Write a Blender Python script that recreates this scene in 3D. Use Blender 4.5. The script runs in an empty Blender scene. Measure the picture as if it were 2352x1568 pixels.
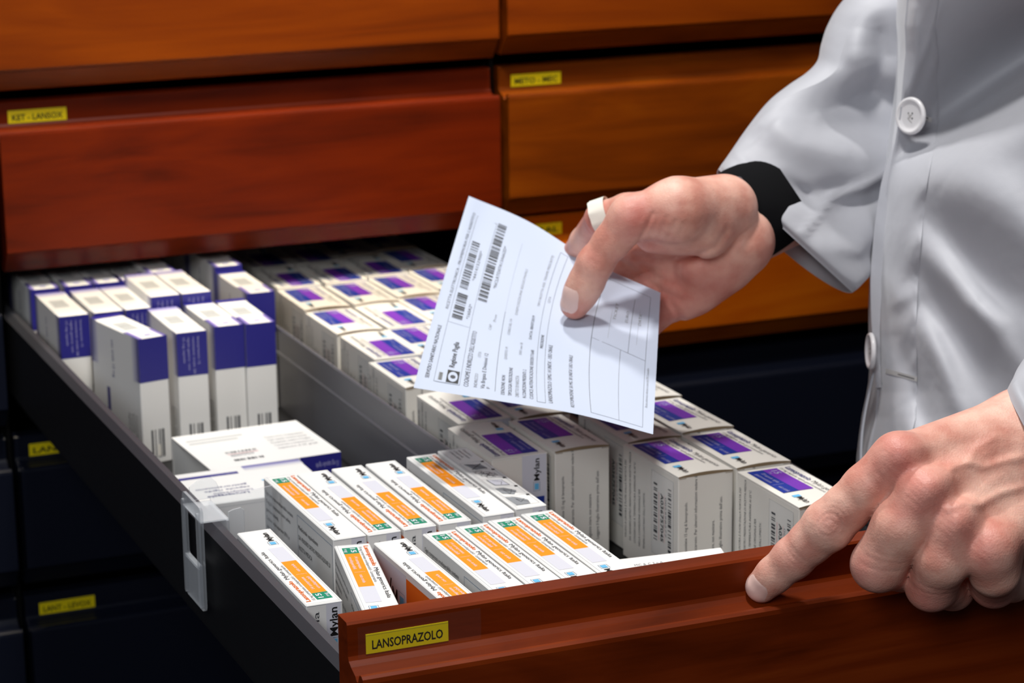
import bpy, math, random
import numpy as np
from mathutils import Vector, Matrix

# ------------------------------------------------------------------ camera, world, lights
C0 = np.array([1176., 784.]); F = 5523.54
CAMR = np.array([[0.9199, -0.392, -0.0116], [0.1075, 0.2236, 0.9687], [-0.3771, -0.8924, 0.2478]])
_q, _r = np.linalg.qr(CAMR.T); CAMR = (_q * np.sign(np.diag(_r))).T      # orthonormal world->camera
EYE = np.array([-0.3584, -1.0620, 0.4287])

scene = bpy.context.scene
COL = scene.collection
cam_d = bpy.data.cameras.new('camera'); cam = bpy.data.objects.new('camera', cam_d); COL.objects.link(cam)
cam_d.sensor_width = 36.0; cam_d.lens = F / 2352 * 36.0
cam_d.clip_start = 0.05; cam_d.clip_end = 50
m4 = Matrix(CAMR.T.tolist()).to_4x4(); m4.translation = Vector(EYE.tolist()); cam.matrix_world = m4
cam_d.dof.use_dof = True; cam_d.dof.focus_distance = 1.28; cam_d.dof.aperture_fstop = 15.0
scene.camera = cam
vs = scene.view_settings
vs.view_transform = 'Standard'; vs.look = 'None'; vs.gamma = 1.0; vs.exposure = 0.0; vs.use_curve_mapping = False

world = bpy.data.worlds.new('room_light'); scene.world = world; world.use_nodes = True
wb = world.node_tree.nodes['Background']; wb.inputs[0].default_value = (0.75, 0.82, 1.0, 1); wb.inputs[1].default_value = 0.035

def area(name, loc, target, size, power, color, size_y=None, spread=None):
    l = bpy.data.lights.new(name, 'AREA'); l.energy = power; l.color = color; l.size = size
    if size_y: l.shape = 'RECTANGLE'; l.size_y = size_y
    if spread: l.spread = math.radians(spread)
    o = bpy.data.objects.new(name, l); COL.objects.link(o); o.location = loc
    o.rotation_euler = (Vector(target) - Vector(loc)).to_track_quat('-Z', 'Y').to_euler()
    return o
area('ceiling_light_rear', (0.30, 1.08, 2.00), (0.14, 0.30, 0), 0.15, 25.0, (1.0, 0.98, 0.95), 0.15)
area('ceiling_light_front', (0.08, -0.02, 1.70), (0.14, 0.15, 0), 0.20, 19.0, (1.0, 0.98, 0.95), 0.20)
area('room_light_left', (-1.5, 0.30, 1.0), (0.4, 0.3, 0.1), 0.5, 2.6, (0.80, 0.89, 1.0), 0.5)
area('room_light_behind_lens', (-1.0, -1.5, 1.15), (0.3, 0.3, 0.0), 0.7, 18.0, (0.95, 0.97, 1.0), 0.7)
area('drawer_front_fill', (0.25, 0.42, 1.25), (0.25, 0.83, 0.28), 0.7, 1.7, (1.0, 0.84, 0.60), 0.08, 40)  # added warm fill that brightens the wooden drawer fronts, no real fixture

# ------------------------------------------------------------------ helpers
def ray(x, y):
    d = np.array([x - C0[0], -(y - C0[1]), -F]); d /= np.linalg.norm(d); return CAMR.T @ d
def P(x, y, d):            # point at distance d from the lens
    return EYE + ray(x, y) * d
def s2l(h):
    if isinstance(h, str):
        h = h.lstrip('#'); h = [int(h[i:i+2], 16) / 255 for i in (0, 2, 4)]
    return tuple((c / 12.92 if c <= 0.04045 else ((c + 0.055) / 1.055) ** 2.4) for c in h) + (1.0,)

def newmat(name):
    m = bpy.data.materials.new(name); m.use_nodes = True
    nt = m.node_tree; b = nt.nodes['Principled BSDF']; return m, nt, b
def flat(name, color, rough=0.5, spec=0.4, metal=0.0, coat=0.0):
    m, nt, b = newmat(name)
    b.inputs['Base Color'].default_value = s2l(color); b.inputs['Roughness'].default_value = rough
    b.inputs['Specular IOR Level'].default_value = spec; b.inputs['Metallic'].default_value = metal
    b.inputs['Coat Weight'].default_value = coat
    n = nt.nodes.new('ShaderNodeTexNoise'); n.inputs['Scale'].default_value = 60
    mp = nt.nodes.new('ShaderNodeMapRange'); mp.inputs[3].default_value = max(0.0, rough - 0.05); mp.inputs[4].default_value = min(1, rough + 0.05)
    nt.links.new(n.outputs['Fac'], mp.inputs[0]); nt.links.new(mp.outputs[0], b.inputs['Roughness'])
    return m
def wood(name, c1, c2, c3, rough=0.42, seed=0.0):
    m, nt, b = newmat(name); L = nt.links
    tc = nt.nodes.new('ShaderNodeTexCoord'); mp = nt.nodes.new('ShaderNodeMapping')
    mp.inputs['Scale'].default_value = (1.6, 8, 11); mp.inputs['Location'].default_value = (seed, seed * 2, seed)
    L.new(tc.outputs['Object'], mp.inputs['Vector'])
    n1 = nt.nodes.new('ShaderNodeTexNoise'); n1.inputs['Scale'].default_value = 2.2; n1.inputs['Detail'].default_value = 6; n1.inputs['Distortion'].default_value = 1.6
    L.new(mp.outputs[0], n1.inputs['Vector'])
    mp2 = nt.nodes.new('ShaderNodeMapping'); mp2.inputs['Scale'].default_value = (6, 160, 160); L.new(tc.outputs['Object'], mp2.inputs['Vector'])
    n2 = nt.nodes.new('ShaderNodeTexNoise'); n2.inputs['Scale'].default_value = 2; n2.inputs['Detail'].default_value = 4; L.new(mp2.outputs[0], n2.inputs['Vector'])
    mix = nt.nodes.new('ShaderNodeMath'); mix.operation = 'MULTIPLY_ADD'; mix.inputs[1].default_value = 0.18
    L.new(n2.outputs['Fac'], mix.inputs[0]); L.new(n1.outputs['Fac'], mix.inputs[2])
    cr = nt.nodes.new('ShaderNodeValToRGB'); e = cr.color_ramp.elements
    e[0].position = 0.33; e[0].color = s2l(c1); e[1].position = 0.80; e[1].color = s2l(c3)
    k = e.new(0.56); k.color = s2l(c2)
    L.new(mix.outputs[0], cr.inputs[0]); L.new(cr.outputs[0], b.inputs['Base Color'])
    b.inputs['Roughness'].default_value = rough; b.inputs['Specular IOR Level'].default_value = 0.18
    bp = nt.nodes.new('ShaderNodeBump'); bp.inputs['Strength'].default_value = 0.04; bp.inputs['Distance'].default_value = 0.001
    L.new(n2.outputs['Fac'], bp.inputs['Height']); L.new(bp.outputs[0], b.inputs['Normal'])
    return m

M = {}
M['wood'] = wood('cherry_wood', '461000', '621a00', '722200')
M['wood_open'] = wood('open_front_wood', '541a00', '722804', '86360c', seed=1.7)  # separate wood tone for the open drawer front
M['wood_right_lit'] = wood('cherry_wood_right_lit', '5a2400', '743200', '864002', seed=3.1)  # cherry copy, brighter light on the right column put into its colour
M['wood_top_lit'] = wood('cherry_wood_top_lit', '5c2200', '742e00', '863a00', seed=5.7)  # same cherry, tone raised to paint in the light on the top row
M['wood_third_row_lit'] = wood('cherry_wood_third_row_lit', '8a3800', 'a04800', 'b05804', seed=8.2)  # lightest cherry copy, painted as if more strongly lit, right column third row
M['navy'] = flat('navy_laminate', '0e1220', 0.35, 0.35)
M['black'] = flat('black_gap', '050506', 0.8, 0.1)
M['metal'] = flat('dark_grey_metal', '5a5a60', 0.42, 0.5, 0.55)
M['metal_in'] = flat('grey_metal', '78787e', 0.45, 0.5, 0.35)
M['metal_side'] = flat('black_steel', '1c1c1e', 0.5, 0.35, 0.2)
M['yellow'] = flat('yellow_tape', 'ecd610', 0.35, 0.5)
M['ink'] = flat('black_ink', '141416', 0.5)
M['ink_soft'] = flat('grey_ink', '3c3e44', 0.5)
M['ink_lt'] = flat('pale_grey_ink', '8f9296', 0.6)
M['card'] = flat('white_card', 'f2f1ee', 0.45, 0.35)
M['card_cream'] = flat('cream_card', 'efebe2', 0.5, 0.3)
M['kraft'] = flat('kraft_edge', '8f7c62', 0.8, 0.2)
M['hair'] = flat('crease_line', '9aa0a8', 0.6)
M['orange'] = flat('orange_print', 'ff9a1e', 0.45)
M['orange_dk'] = flat('deep_orange_print', 'f0701c', 0.45)
M['orange_txt'] = flat('orange_text', 'ee7a30', 0.5)
M['green'] = flat('green_print', '148c6c', 0.45)
M['green_dk'] = flat('dark_green_print', '0c5c44', 0.45)
M['lilac'] = flat('pale_lilac_print', 'dcdce6', 0.5)
M['sky'] = flat('light_blue_print', '6cc0ee', 0.45)
M['blue'] = flat('blue_print', '1c3796', 0.45)
M['steel_blue'] = flat('steel_blue_line', '3c6c92', 0.5)
M['navy_print'] = flat('navy_print', '2c2a86', 0.4)
M['purple'] = flat('purple_print', '7a3ab4', 0.45)
M['white_print'] = flat('white_print', 'eceaf4', 0.5)
M['pale_blue'] = flat('pale_violet_text', 'aaa8d4', 0.5)
M['navy_txt'] = flat('navy_text', '34387c', 0.5)
M['pink'] = flat('pink_print', 'e4a8a8', 0.5)
M['grey_patch'] = flat('grey_print', 'c2c4c2', 0.6)
M['sticker'] = flat('sticker_paper', 'f0eee8', 0.25, 0.5)
M['paper'] = flat('sheet_paper', 'c6cfe2', 0.6, 0.2)
M['button'] = flat('white_plastic', 'e4e2e4', 0.22, 0.5)
M['thread'] = flat('thread', 'c8c6c4', 0.8)
M['sweater'] = flat('black_knit', '101012', 0.95, 0.1)
M['gauze'] = flat('white_gauze', 'f0ece0', 0.8, 0.2)
M['wall'] = flat('dark_wall', '1a1a1e', 0.9)

def fade_mat():
    m, nt, b = newmat('violet_fade_print')
    a = nt.nodes.new('ShaderNodeAttribute'); a.attribute_name = 'Col'
    nt.links.new(a.outputs['Color'], b.inputs['Base Color']); b.inputs['Roughness'].default_value = 0.45
    return m
M['fade'] = fade_mat()
def clear_mat(name, milk=0.06, rough=0.05, lo=0.06, hi=0.75):
    # thin clear plastic: see-through, glossy and whitish towards grazing edges
    m, nt, b = newmat(name); L = nt.links
    b.inputs['Base Color'].default_value = (0.85, 0.87, 0.9, 1); b.inputs['Roughness'].default_value = rough; b.inputs['Specular IOR Level'].default_value = 0.8
    tr = nt.nodes.new('ShaderNodeBsdfTransparent'); tr.inputs[0].default_value = (0.97, 0.98, 0.99, 1)
    lw = nt.nodes.new('ShaderNodeLayerWeight'); lw.inputs[0].default_value = 0.35
    mp = nt.nodes.new('ShaderNodeMapRange'); mp.inputs[3].default_value = lo; mp.inputs[4].default_value = hi
    L.new(lw.outputs['Facing'], mp.inputs[0]); mx = nt.nodes.new('ShaderNodeMixShader')
    L.new(mp.outputs[0], mx.inputs[0]); L.new(tr.outputs[0], mx.inputs[1]); L.new(b.outputs[0], mx.inputs[2])
    L.new(mx.outputs[0], nt.nodes['Material Output'].inputs['Surface'])
    return m
M['clear'] = clear_mat('clear_plastic', lo=0.05, hi=0.7)
M['film'] = clear_mat('clear_film', lo=0.003, hi=0.12)
def cloth():
    m, nt, b = newmat('white_coat_cloth'); L = nt.links
    b.inputs['Base Color'].default_value = s2l('b4b5bc'); b.inputs['Roughness'].default_value = 0.58
    b.inputs['Sheen Weight'].default_value = 0.25; b.inputs['Sheen Roughness'].default_value = 0.5
    tc = nt.nodes.new('ShaderNodeTexCoord')
    n = nt.nodes.new('ShaderNodeTexNoise'); n.inputs['Scale'].default_value = 1400; n.inputs['Detail'].default_value = 2
    n2 = nt.nodes.new('ShaderNodeTexNoise'); n2.inputs['Scale'].default_value = 22; n2.inputs['Detail'].default_value = 3
    L.new(tc.outputs['Object'], n.inputs['Vector']); L.new(tc.outputs['Object'], n2.inputs['Vector'])
    b1 = nt.nodes.new('ShaderNodeBump'); b1.inputs['Strength'].default_value = 0.25; b1.inputs['Distance'].default_value = 0.0002
    b2 = nt.nodes.new('ShaderNodeBump'); b2.inputs['Strength'].default_value = 0.45; b2.inputs['Distance'].default_value = 0.004
    L.new(n2.outputs['Fac'], b2.inputs['Height']); L.new(b2.outputs[0], b1.inputs['Normal']); L.new(n.outputs['Fac'], b1.inputs['Height']); L.new(b1.outputs[0], b.inputs['Normal'])
    return m
M['cloth'] = cloth()
def skin():
    m, nt, b = newmat('skin'); L = nt.links
    a = nt.nodes.new('ShaderNodeAttribute'); a.attribute_name = 'Flush'
    tc = nt.nodes.new('ShaderNodeTexCoord')
    n = nt.nodes.new('ShaderNodeTexNoise'); n.inputs['Scale'].default_value = 55; n.inputs['Detail'].default_value = 5
    L.new(tc.outputs['Object'], n.inputs['Vector'])
    cr = nt.nodes.new('ShaderNodeValToRGB'); e = cr.color_ramp.elements
    e[0].position = 0.35; e[0].color = s2l('d69482'); e[1].position = 0.68; e[1].color = s2l('f4c2ae')
    L.new(n.outputs['Fac'], cr.inputs[0])
    mx = nt.nodes.new('ShaderNodeMixRGB'); mx.inputs[2].default_value = s2l('cc6660')
    L.new(a.outputs['Fac'], mx.inputs[0]); L.new(cr.outputs[0], mx.inputs[1]); L.new(mx.outputs[0], b.inputs['Base Color'])
    b.inputs['Roughness'].default_value = 0.48; b.inputs['Specular IOR Level'].default_value = 0.4
    b.inputs['Subsurface Weight'].default_value = 0.18; b.inputs['Subsurface Radius'].default_value = (0.006, 0.0025, 0.0015); b.inputs['Subsurface Scale'].default_value = 0.6
    v = nt.nodes.new('ShaderNodeTexVoronoi'); v.inputs['Scale'].default_value = 900; L.new(tc.outputs['Object'], v.inputs['Vector'])
    n3 = nt.nodes.new('ShaderNodeTexNoise'); n3.inputs['Scale'].default_value = 260; n3.inputs['Detail'].default_value = 4; L.new(tc.outputs['Object'], n3.inputs['Vector'])
    b1 = nt.nodes.new('ShaderNodeBump'); b1.inputs['Strength'].default_value = 0.3; b1.inputs['Distance'].default_value = 0.0003
    b2 = nt.nodes.new('ShaderNodeBump'); b2.inputs['Strength'].default_value = 0.3; b2.inputs['Distance'].default_value = 0.0009
    L.new(n3.outputs['Fac'], b2.inputs['Height']); L.new(b2.outputs[0], b1.inputs['Normal']); L.new(v.outputs['Distance'], b1.inputs['Height']); L.new(b1.outputs[0], b.inputs['Normal'])
    return m
M['skin'] = skin()
M['nail'] = flat('fingernail', 'efcac0', 0.25, 0.5)

# text -> triangles
_tc = {}
def text_mesh(s, bold=False):
    k = (s, bold)
    if k in _tc: return _tc[k]
    cu = bpy.data.curves.new('t', 'FONT'); cu.body = s; cu.size = 1; cu.resolution_u = 2
    if bold: cu.offset = 0.018
    ob = bpy.data.objects.new('t', cu); COL.objects.link(ob)
    dg = bpy.context.evaluated_depsgraph_get(); me = bpy.data.meshes.new_from_object(ob.evaluated_get(dg))
    v = np.array([p.co[:2] for p in me.vertices], float).reshape(-1, 2); f = [tuple(p.vertices) for p in me.polygons]
    bpy.data.objects.remove(ob); bpy.data.curves.remove(cu); bpy.data.meshes.remove(me)
    if len(v):
        v[:, 0] -= v[:, 0].min(); w = v[:, 0].max()
        v[:, 0] /= max(w, 1e-6)
    _tc[k] = (v, f, w if len(v) else 1); return _tc[k]

class MB:
    def __init__(s): s.v = []; s.f = []; s.m = []; s.c = []; s.mats = []; s.off = 0; s.sm = []
    def mi(s, m):
        if m not in s.mats: s.mats.append(m)
        return s.mats.index(m)
    def add(s, verts, faces, mat, cols=None, smooth=False):
        i = s.mi(mat); n = len(s.v); s.v.extend([tuple(map(float, p)) for p in verts])
        for q in faces:
            s.f.append(tuple(n + k for k in q)); s.m.append(i); s.sm.append(smooth)
        s.c.extend(cols if cols else [(1, 1, 1, 1)] * len(verts))
    def box(s, a, b, mat, bev=0.0):
        x0, y0, z0 = a; x1, y1, z1 = b
        if bev <= 0:
            v = [(x, y, z) for x in (x0, x1) for y in (y0, y1) for z in (z0, z1)]
            s.add(v, [(0, 1, 3, 2), (4, 6, 7, 5), (0, 4, 5, 1), (2, 3, 7, 6), (0, 2, 6, 4), (1, 5, 7, 3)], mat)
        else:   # chamfered box
            e = bev; v = []; idx = {}
            def vid(sx, sy, sz, ax):
                k = (sx, sy, sz, ax)
                if k not in idx:
                    p = [x1 if sx else x0, y1 if sy else y0, z1 if sz else z0]
                    sg = [-1 if sx else 1, -1 if sy else 1, -1 if sz else 1]
                    for a_ in range(3):
                        if a_ != ax: p[a_] += sg[a_] * e
                    idx[k] = len(v); v.append(tuple(p))
                return idx[k]
            fs = []
            for ax in range(3):
                o = [i for i in range(3) if i != ax]
                for sd in (0, 1):
                    q = []
                    for a_, b_ in ((0, 0), (1, 0), (1, 1), (0, 1)):
                        c = [0, 0, 0]; c[ax] = sd; c[o[0]] = a_; c[o[1]] = b_; q.append(vid(*c, ax))
                    fs.append(tuple(q if (sd ^ (ax == 1)) else q[::-1]))
            for ax in range(3):     # edges along ax
                o = [i for i in range(3) if i != ax]
                for a_ in (0, 1):
                    for b_ in (0, 1):
                        c0 = [0, 0, 0]; c0[o[0]] = a_; c0[o[1]] = b_; c1 = list(c0); c1[ax] = 1
                        fs.append((vid(*c0, o[0]), vid(*c1, o[0]), vid(*c1, o[1]), vid(*c0, o[1])))
            for sx in (0, 1):
                for sy in (0, 1):
                    for sz in (0, 1): fs.append((vid(sx, sy, sz, 0), vid(sx, sy, sz, 1), vid(sx, sy, sz, 2)))
            s.add(v, fs, mat)
    def grid(s, fn, nu, nv, mat, smooth=True, close_u=False):
        v = [fn(i / nu, j / nv) for j in range(nv + 1) for i in range(nu + 1)]
        f = [(j * (nu + 1) + i, j * (nu + 1) + i + 1, (j + 1) * (nu + 1) + i + 1, (j + 1) * (nu + 1) + i) for j in range(nv) for i in range(nu)]
        s.add(v, f, mat, None, smooth)
    def build(s, name, parent=None, fix=False):
        me = bpy.data.meshes.new(name); me.from_pydata(s.v, [], s.f)
        for m in s.mats: me.materials.append(M[m])
        me.polygons.foreach_set('material_index', s.m); me.polygons.foreach_set('use_smooth', s.sm)
        if 'fade' in s.mats:
            ca = me.color_attributes.new('Col', 'FLOAT_COLOR', 'POINT')
            ca.data.foreach_set('color', np.array(s.c, 'f').ravel())
        me.update()
        if fix:
            import bmesh
            bm = bmesh.new(); bm.from_mesh(me); bmesh.ops.recalc_face_normals(bm, faces=bm.faces); bm.to_mesh(me); bm.free()
        o = bpy.data.objects.new(name, me); COL.objects.link(o)
        if parent: o.parent = parent
        return o

class Face:
    """a printed face: origin, reading direction u, up direction v, sizes; fn bends it."""
    def __init__(s, mb, o, u, v, su, sv, eps=0.00012, bend=None):
        s.mb = mb; s.o = np.array(o, float); s.u = np.array(u, float); s.v = np.array(v, float)
        s.n = np.cross(s.u, s.v); s.su = su; s.sv = sv; s.eps = eps; s.bend = bend; s.lay = 0
    def pt(s, a, b, k=1):
        p = s.o + s.u * a * s.su + s.v * b * s.sv + s.n * s.eps * k
        if s.bend: p = p + s.n * s.bend(p)
        return p
    def rect(s, u0, v0, u1, v1, mat, k=1, cols=None, sub=1):
        v = []; c = []
        for j in range(sub + 1):
            for i in (0, 1):
                v.append(s.pt(u0 + (u1 - u0) * (j / sub), v0 if i == 0 else v1, k))
        f = [(2 * j, 2 * j + 2, 2 * j + 3, 2 * j + 1) for j in range(sub)]
        s.mb.add(v, f, mat, cols)
    def fade(s, u0, v0, u1, v1, ca, cb, along='v', k=1):
        v = [s.pt(u0, v0, k), s.pt(u1, v0, k), s.pt(u1, v1, k), s.pt(u0, v1, k)]
        A, B = s2l(ca), s2l(cb)
        c = [A, A, B, B] if along == 'v' else [A, B, B, A]
        s.mb.add(v, [(0, 1, 2, 3)], 'fade', c)
    def text(s, t, u0, v0, u1, h, mat, k=2, bold=False):
        tv, tf, w = text_mesh(t, bold)
        if not len(tv): return
        if u1 is None: u1 = u0 + (w * (h / 0.72) * s.sv) / s.su
        v = [s.pt(u0 + (u1 - u0) * p[0], v0 + p[1] / 0.72 * h, k) for p in tv]
        s.mb.add(v, tf, mat)
    def frame(s, u0, v0, u1, v1, t, mat, k=1):     # t in metres
        a = t / s.su; b = t / s.sv
        s.rect(u0, v0, u1, v0 + b, mat, k); s.rect(u0, v1 - b, u1, v1, mat, k)
        s.rect(u0, v0, u0 + a, v1, mat, k); s.rect(u1 - a, v0, u1, v1, mat, k)
    def line(s, u0, v0, u1, v1, t, mat, k=1):
        a = np.array([u0 * s.su, v0 * s.sv]); b = np.array([u1 * s.su, v1 * s.sv]); d = b - a; L = np.linalg.norm(d)
        if L < 1e-9: return
        n = np.array([-d[1], d[0]]) / L * t / 2
        q = [a + n, a - n, b - n, b + n]
        s.mb.add([s.pt(p[0] / s.su, p[1] / s.sv, k) for p in q], [(0, 1, 2, 3)], mat)
    def barcode(s, u0, v0, u1, v1, mat, seed, along='u', k=2, n=26):
        r = random.Random(seed); w = [r.choice((1, 1, 2, 3)) for _ in range(n * 2)]; T = sum(w); p = 0
        for i, x in enumerate(w):
            a, b = p / T, (p + x) / T; p += x
            if i % 2: continue
            if along == 'u': s.rect(u0 + (u1 - u0) * a, v0, u0 + (u1 - u0) * b, v1, mat, k)
            else: s.rect(u0, v0 + (v1 - v0) * a, u1, v0 + (v1 - v0) * b, mat, k)
    def logo(s, u0, v0, su, sv, k=2):
        s.frame(u0, v0, u0 + su, v0 + sv, 0.0002, 'steel_blue', k); s.rect(u0 + su * .15, v0 + sv * .18, u0 + su * .85, v0 + sv * .82, 'sky', k)

def tag(o, label=None, cat=None, group=None, kind=None):
    if label: o['label'] = label
    if cat: o['category'] = cat
    if group: o['group'] = group
    if kind: o['kind'] = kind
    return o
def empty(name, loc, rz=0.0):
    o = bpy.data.objects.new(name, None); COL.objects.link(o); o.location = loc; o.rotation_euler = (0, 0, rz); o.empty_display_size = 0.02
    return o
def copy_tree(o, parent=None):
    c = o.copy(); COL.objects.link(c); c.parent = parent
    for ch in [x for x in bpy.data.objects if x.parent == o]: copy_tree(ch, c)
    return c
# ------------------------------------------------------------------ cabinet and drawers
YP = 0.8359          # lip plane of the closed drawers
def front_profile(H):
    pts = [(0.014, 0.0), (0.0012, 0.0), (0.0, -0.0012), (0.0, -0.0178), (-0.0012, -0.0198), (-0.0045, -0.0218), (-0.0105, -0.0242), (-0.0122, -0.0262), (-0.0142, -0.0262),
           (-0.0160, -0.0225), (-0.0176, -0.0210), (-0.0198, -0.0210), (-0.0215, -0.0222), (-0.022, -0.0245), (-0.022, -H + 0.0015),
           (-0.0212, -H), (-0.019, -H - 0.0008), (-0.008, -H - 0.0160), (-0.006, -H - 0.0170), (0.014, -H - 0.0170)]
    return pts
def drawer_front(x0, x1, H, mat):
    mb = MB(); pr = front_profile(H); n = len(pr); nx = 8; e = 0.0008
    xs = [x0 + (x1 - x0) * i / nx for i in range(nx + 1)]
    v = [(x, y, z) for x in xs for (y, z) in pr]
    f = [(i * n + j, i * n + (j + 1) % n, (i + 1) * n + (j + 1) % n, (i + 1) * n + j) for i in range(nx) for j in range(n)]
    mb.add(v, f, mat)
    # end caps (fan strips between the back edge and the profile)
    for i in (0, nx):
        mb.add([(xs[i], y, z) for (y, z) in pr], [tuple(range(n))], mat)
    return mb
def name_label(parent, x, z0, text, w=0.044, cover=True):
    mb = MB(); h = 0.0104; z = z0 - 0.0178
    mb.box((x, -0.0005, z), (x + w, -0.0001, z + h), 'yellow')
    fc = Face(mb, (x, -0.0005, z), (1, 0, 0), (0, 0, 1), w, h)
    fc.text(text, 0.07, 0.22, 0.93, 0.46, 'ink', bold=True); fc.line(0, 0.93, 1, 0.93, 0.00012, 'ink_soft')
    return mb.build('name_label', parent)

def cabinet(label, x0, x1, rows, labels):
    c = empty('drawer_cabinet', (0, 0, 0)); tag(c, label, 'cabinet')
    mb = MB(); ya, yb = YP + 0.016, YP + 0.62; t = 0.008
    mb.box((x0 - 0.003, ya, -0.72), (x0 + 0.0, yb, 0.312), 'black'); mb.box((x1, ya, -0.72), (x1 + 0.003, yb, 0.312), 'black')
    mb.box((x0 - 0.003, yb, -0.72), (x1 + 0.003, yb + 0.01, 0.312), 'black')
    mb.build('carcass', c)
    mt = MB(); mt.box((x0 - 0.003, YP - 0.052, 0.3125), (x1 + 0.003, yb + 0.01, 0.335), 'wood', 0.002); mt.build('shade_overhang_top', c)  # unseen top, its overhang lengthened to throw shade on the rear cartons
    for (z0, H, mat), lab in zip(rows, labels):
        o = drawer_front(x0 + 0.0005, x1 - 0.0005, H, mat).build('drawer', c); o.location = (0, YP, z0)
        tr = MB(); tr.box((x0 + 0.012, 0.0145, -H - 0.01), (x1 - 0.012, 0.60, -0.020), 'metal_side'); tr.build('drawer_box', o)
        if lab: name_label(o, x0 + 0.012, 0, lab[0], lab[1])
    return c
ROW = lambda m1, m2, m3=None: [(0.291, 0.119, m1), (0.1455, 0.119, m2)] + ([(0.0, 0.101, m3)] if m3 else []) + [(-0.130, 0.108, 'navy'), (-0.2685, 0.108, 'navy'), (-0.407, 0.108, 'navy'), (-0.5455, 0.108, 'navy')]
cabinet('middle drawer cabinet whose cherry fronts stand above the pulled-out drawer', 0.0, 0.4265,
        ROW('wood_top_lit', 'wood'), [None, ('KET - LANSOX', 0.047), ('LANSOX', 0.047), ('LANT - LEVOX', 0.047), None, None])
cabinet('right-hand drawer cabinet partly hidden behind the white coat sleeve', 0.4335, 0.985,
        [(0.291, 0.117, 'wood_top_lit'), (0.1455, 0.112, 'wood_right_lit'), (0.0125, 0.1135, 'wood_third_row_lit')] + ROW('navy', 'navy')[2:], [None, ('METO - MEC', 0.047), ('MEPRAL', 0.047), None, None, None, None])
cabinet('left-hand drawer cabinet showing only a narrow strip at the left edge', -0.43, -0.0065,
        ROW('wood_top_lit', 'wood', 'navy'), [None] * 7)
# carcass rail between cabinet columns
mb = MB(); mb.box((0.4285, YP + 0.006, -0.72), (0.4315, YP + 0.02, 0.312), 'black'); mb.box((-0.0045, YP + 0.006, -0.72), (-0.0015, YP + 0.02, 0.312), 'black')
tag(mb.build('trim_1'), kind='structure')
mb = MB(); mb.box((-3, YP + 0.66, -0.9), (4, YP + 0.72, 2.0), 'wall'); tag(mb.build('wall_back'), kind='structure')
mb = MB(); mb.box((-3, -3, -0.95), (4, YP + 0.66, -0.9), 'wall'); tag(mb.build('floor'), kind='structure')

# the open drawer
DR = empty('open_drawer', (0, 0, 0)); tag(DR, 'pulled-out cherry-fronted drawer with dark metal sides, filled with medicine cartons', 'drawer')
o = drawer_front(0.0, 0.4265, 0.119, 'wood_open').build('drawer_front', DR)
name_label(o, 0.0095, 0, 'LANSOPRAZOLO')
mb = MB(); mb.grid(lambda u, v: (0.005 + 0.066 * u, -0.0009 - 0.0006 * math.sin(v * 3.1), -0.0028 - 0.0165 * v), 12, 6, 'film'); lf = mb.build('label_holder', o)
YB = 1.16; ZF = -0.100; OZ = -0.090
def rail(x, sgn, name, dz=0.0, sk=0.0):
    mb = MB()
    pr = [(0.0005, -0.0945), (0.0005, -0.0315), (0.0042, -0.0265), (0.0085, -0.0262), (0.0092, -0.0275), (0.0092, -0.034), (0.0035, -0.040), (0.0035, -0.0930)]
    n = len(pr); ys = [0.0145, 0.3, 0.7, YB]
    v = [(x + sgn * a + sk * y, y, max(z + dz, -0.093)) for y in ys for a, z in pr]
    f = [(i * n + j, i * n + (j + 1) % n, (i + 1) * n + (j + 1) % n, (i + 1) * n + j) for i in range(3) for j in range(n)]
    mb.add(v, f, 'metal'); mb.m = ['x' for _ in mb.m]
    ms = mb.mi('metal'); md = mb.mi('metal_side'); mi2 = mb.mi('metal_in')
    mb.m = []
    for i in range(3):
        for j in range(n): mb.m.append(md if j in (0,) else (ms if j in (1, 2, 3, 4) else mi2))
    mb.add([(x + sgn * a + sk * ys[-1], ys[-1], z + dz) for a, z in pr], [tuple(range(n))], 'metal'); mb.add([(x + sgn * a, ys[0], z + dz) for a, z in pr], [tuple(range(n))], 'metal')
    return mb.build(name, DR)
rail(0.0, 1, 'side_rail'); rail(0.3855, -1, 'side_rail', -0.009, 0.024)
mb = MB(); mb.box((0.0060, 0.0145, ZF - 0.003), (0.398, YB, ZF), 'metal_side'); mb.build('drawer_floor', DR)
mb = MB(); mb.box((0.0005, YB, ZF - 0.003), (0.405, YB + 0.004, -0.034), 'metal_in'); mb.build('drawer_back', DR)
# lengthwise metal divider with an embossed line
mb = MB(); X = 0.1936
pr = [(X, ZF), (X, -0.0560), (X - 0.0007, -0.055), (X - 0.0007, -0.0535), (X, -0.0525), (X, -0.0335), (X + 0.0008, -0.0325), (X + 0.0016, -0.0325), (X + 0.0022, -0.0335), (X + 0.0022, ZF)]
n = len(pr); ys = [0.345, YB - 0.002]
mb.add([(a, y, z) for y in ys for a, z in pr], [(j, (j + 1) % n, n + (j + 1) % n, n + j) for j in range(n)], 'metal_in')
mb.add([(a, ys[0], z) for a, z in pr], [tuple(range(n))], 'metal_in')
tag(mb.build('drawer_divider'), 'long grey metal divider plate running lengthwise between the violet carton rows', 'divider')

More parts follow.
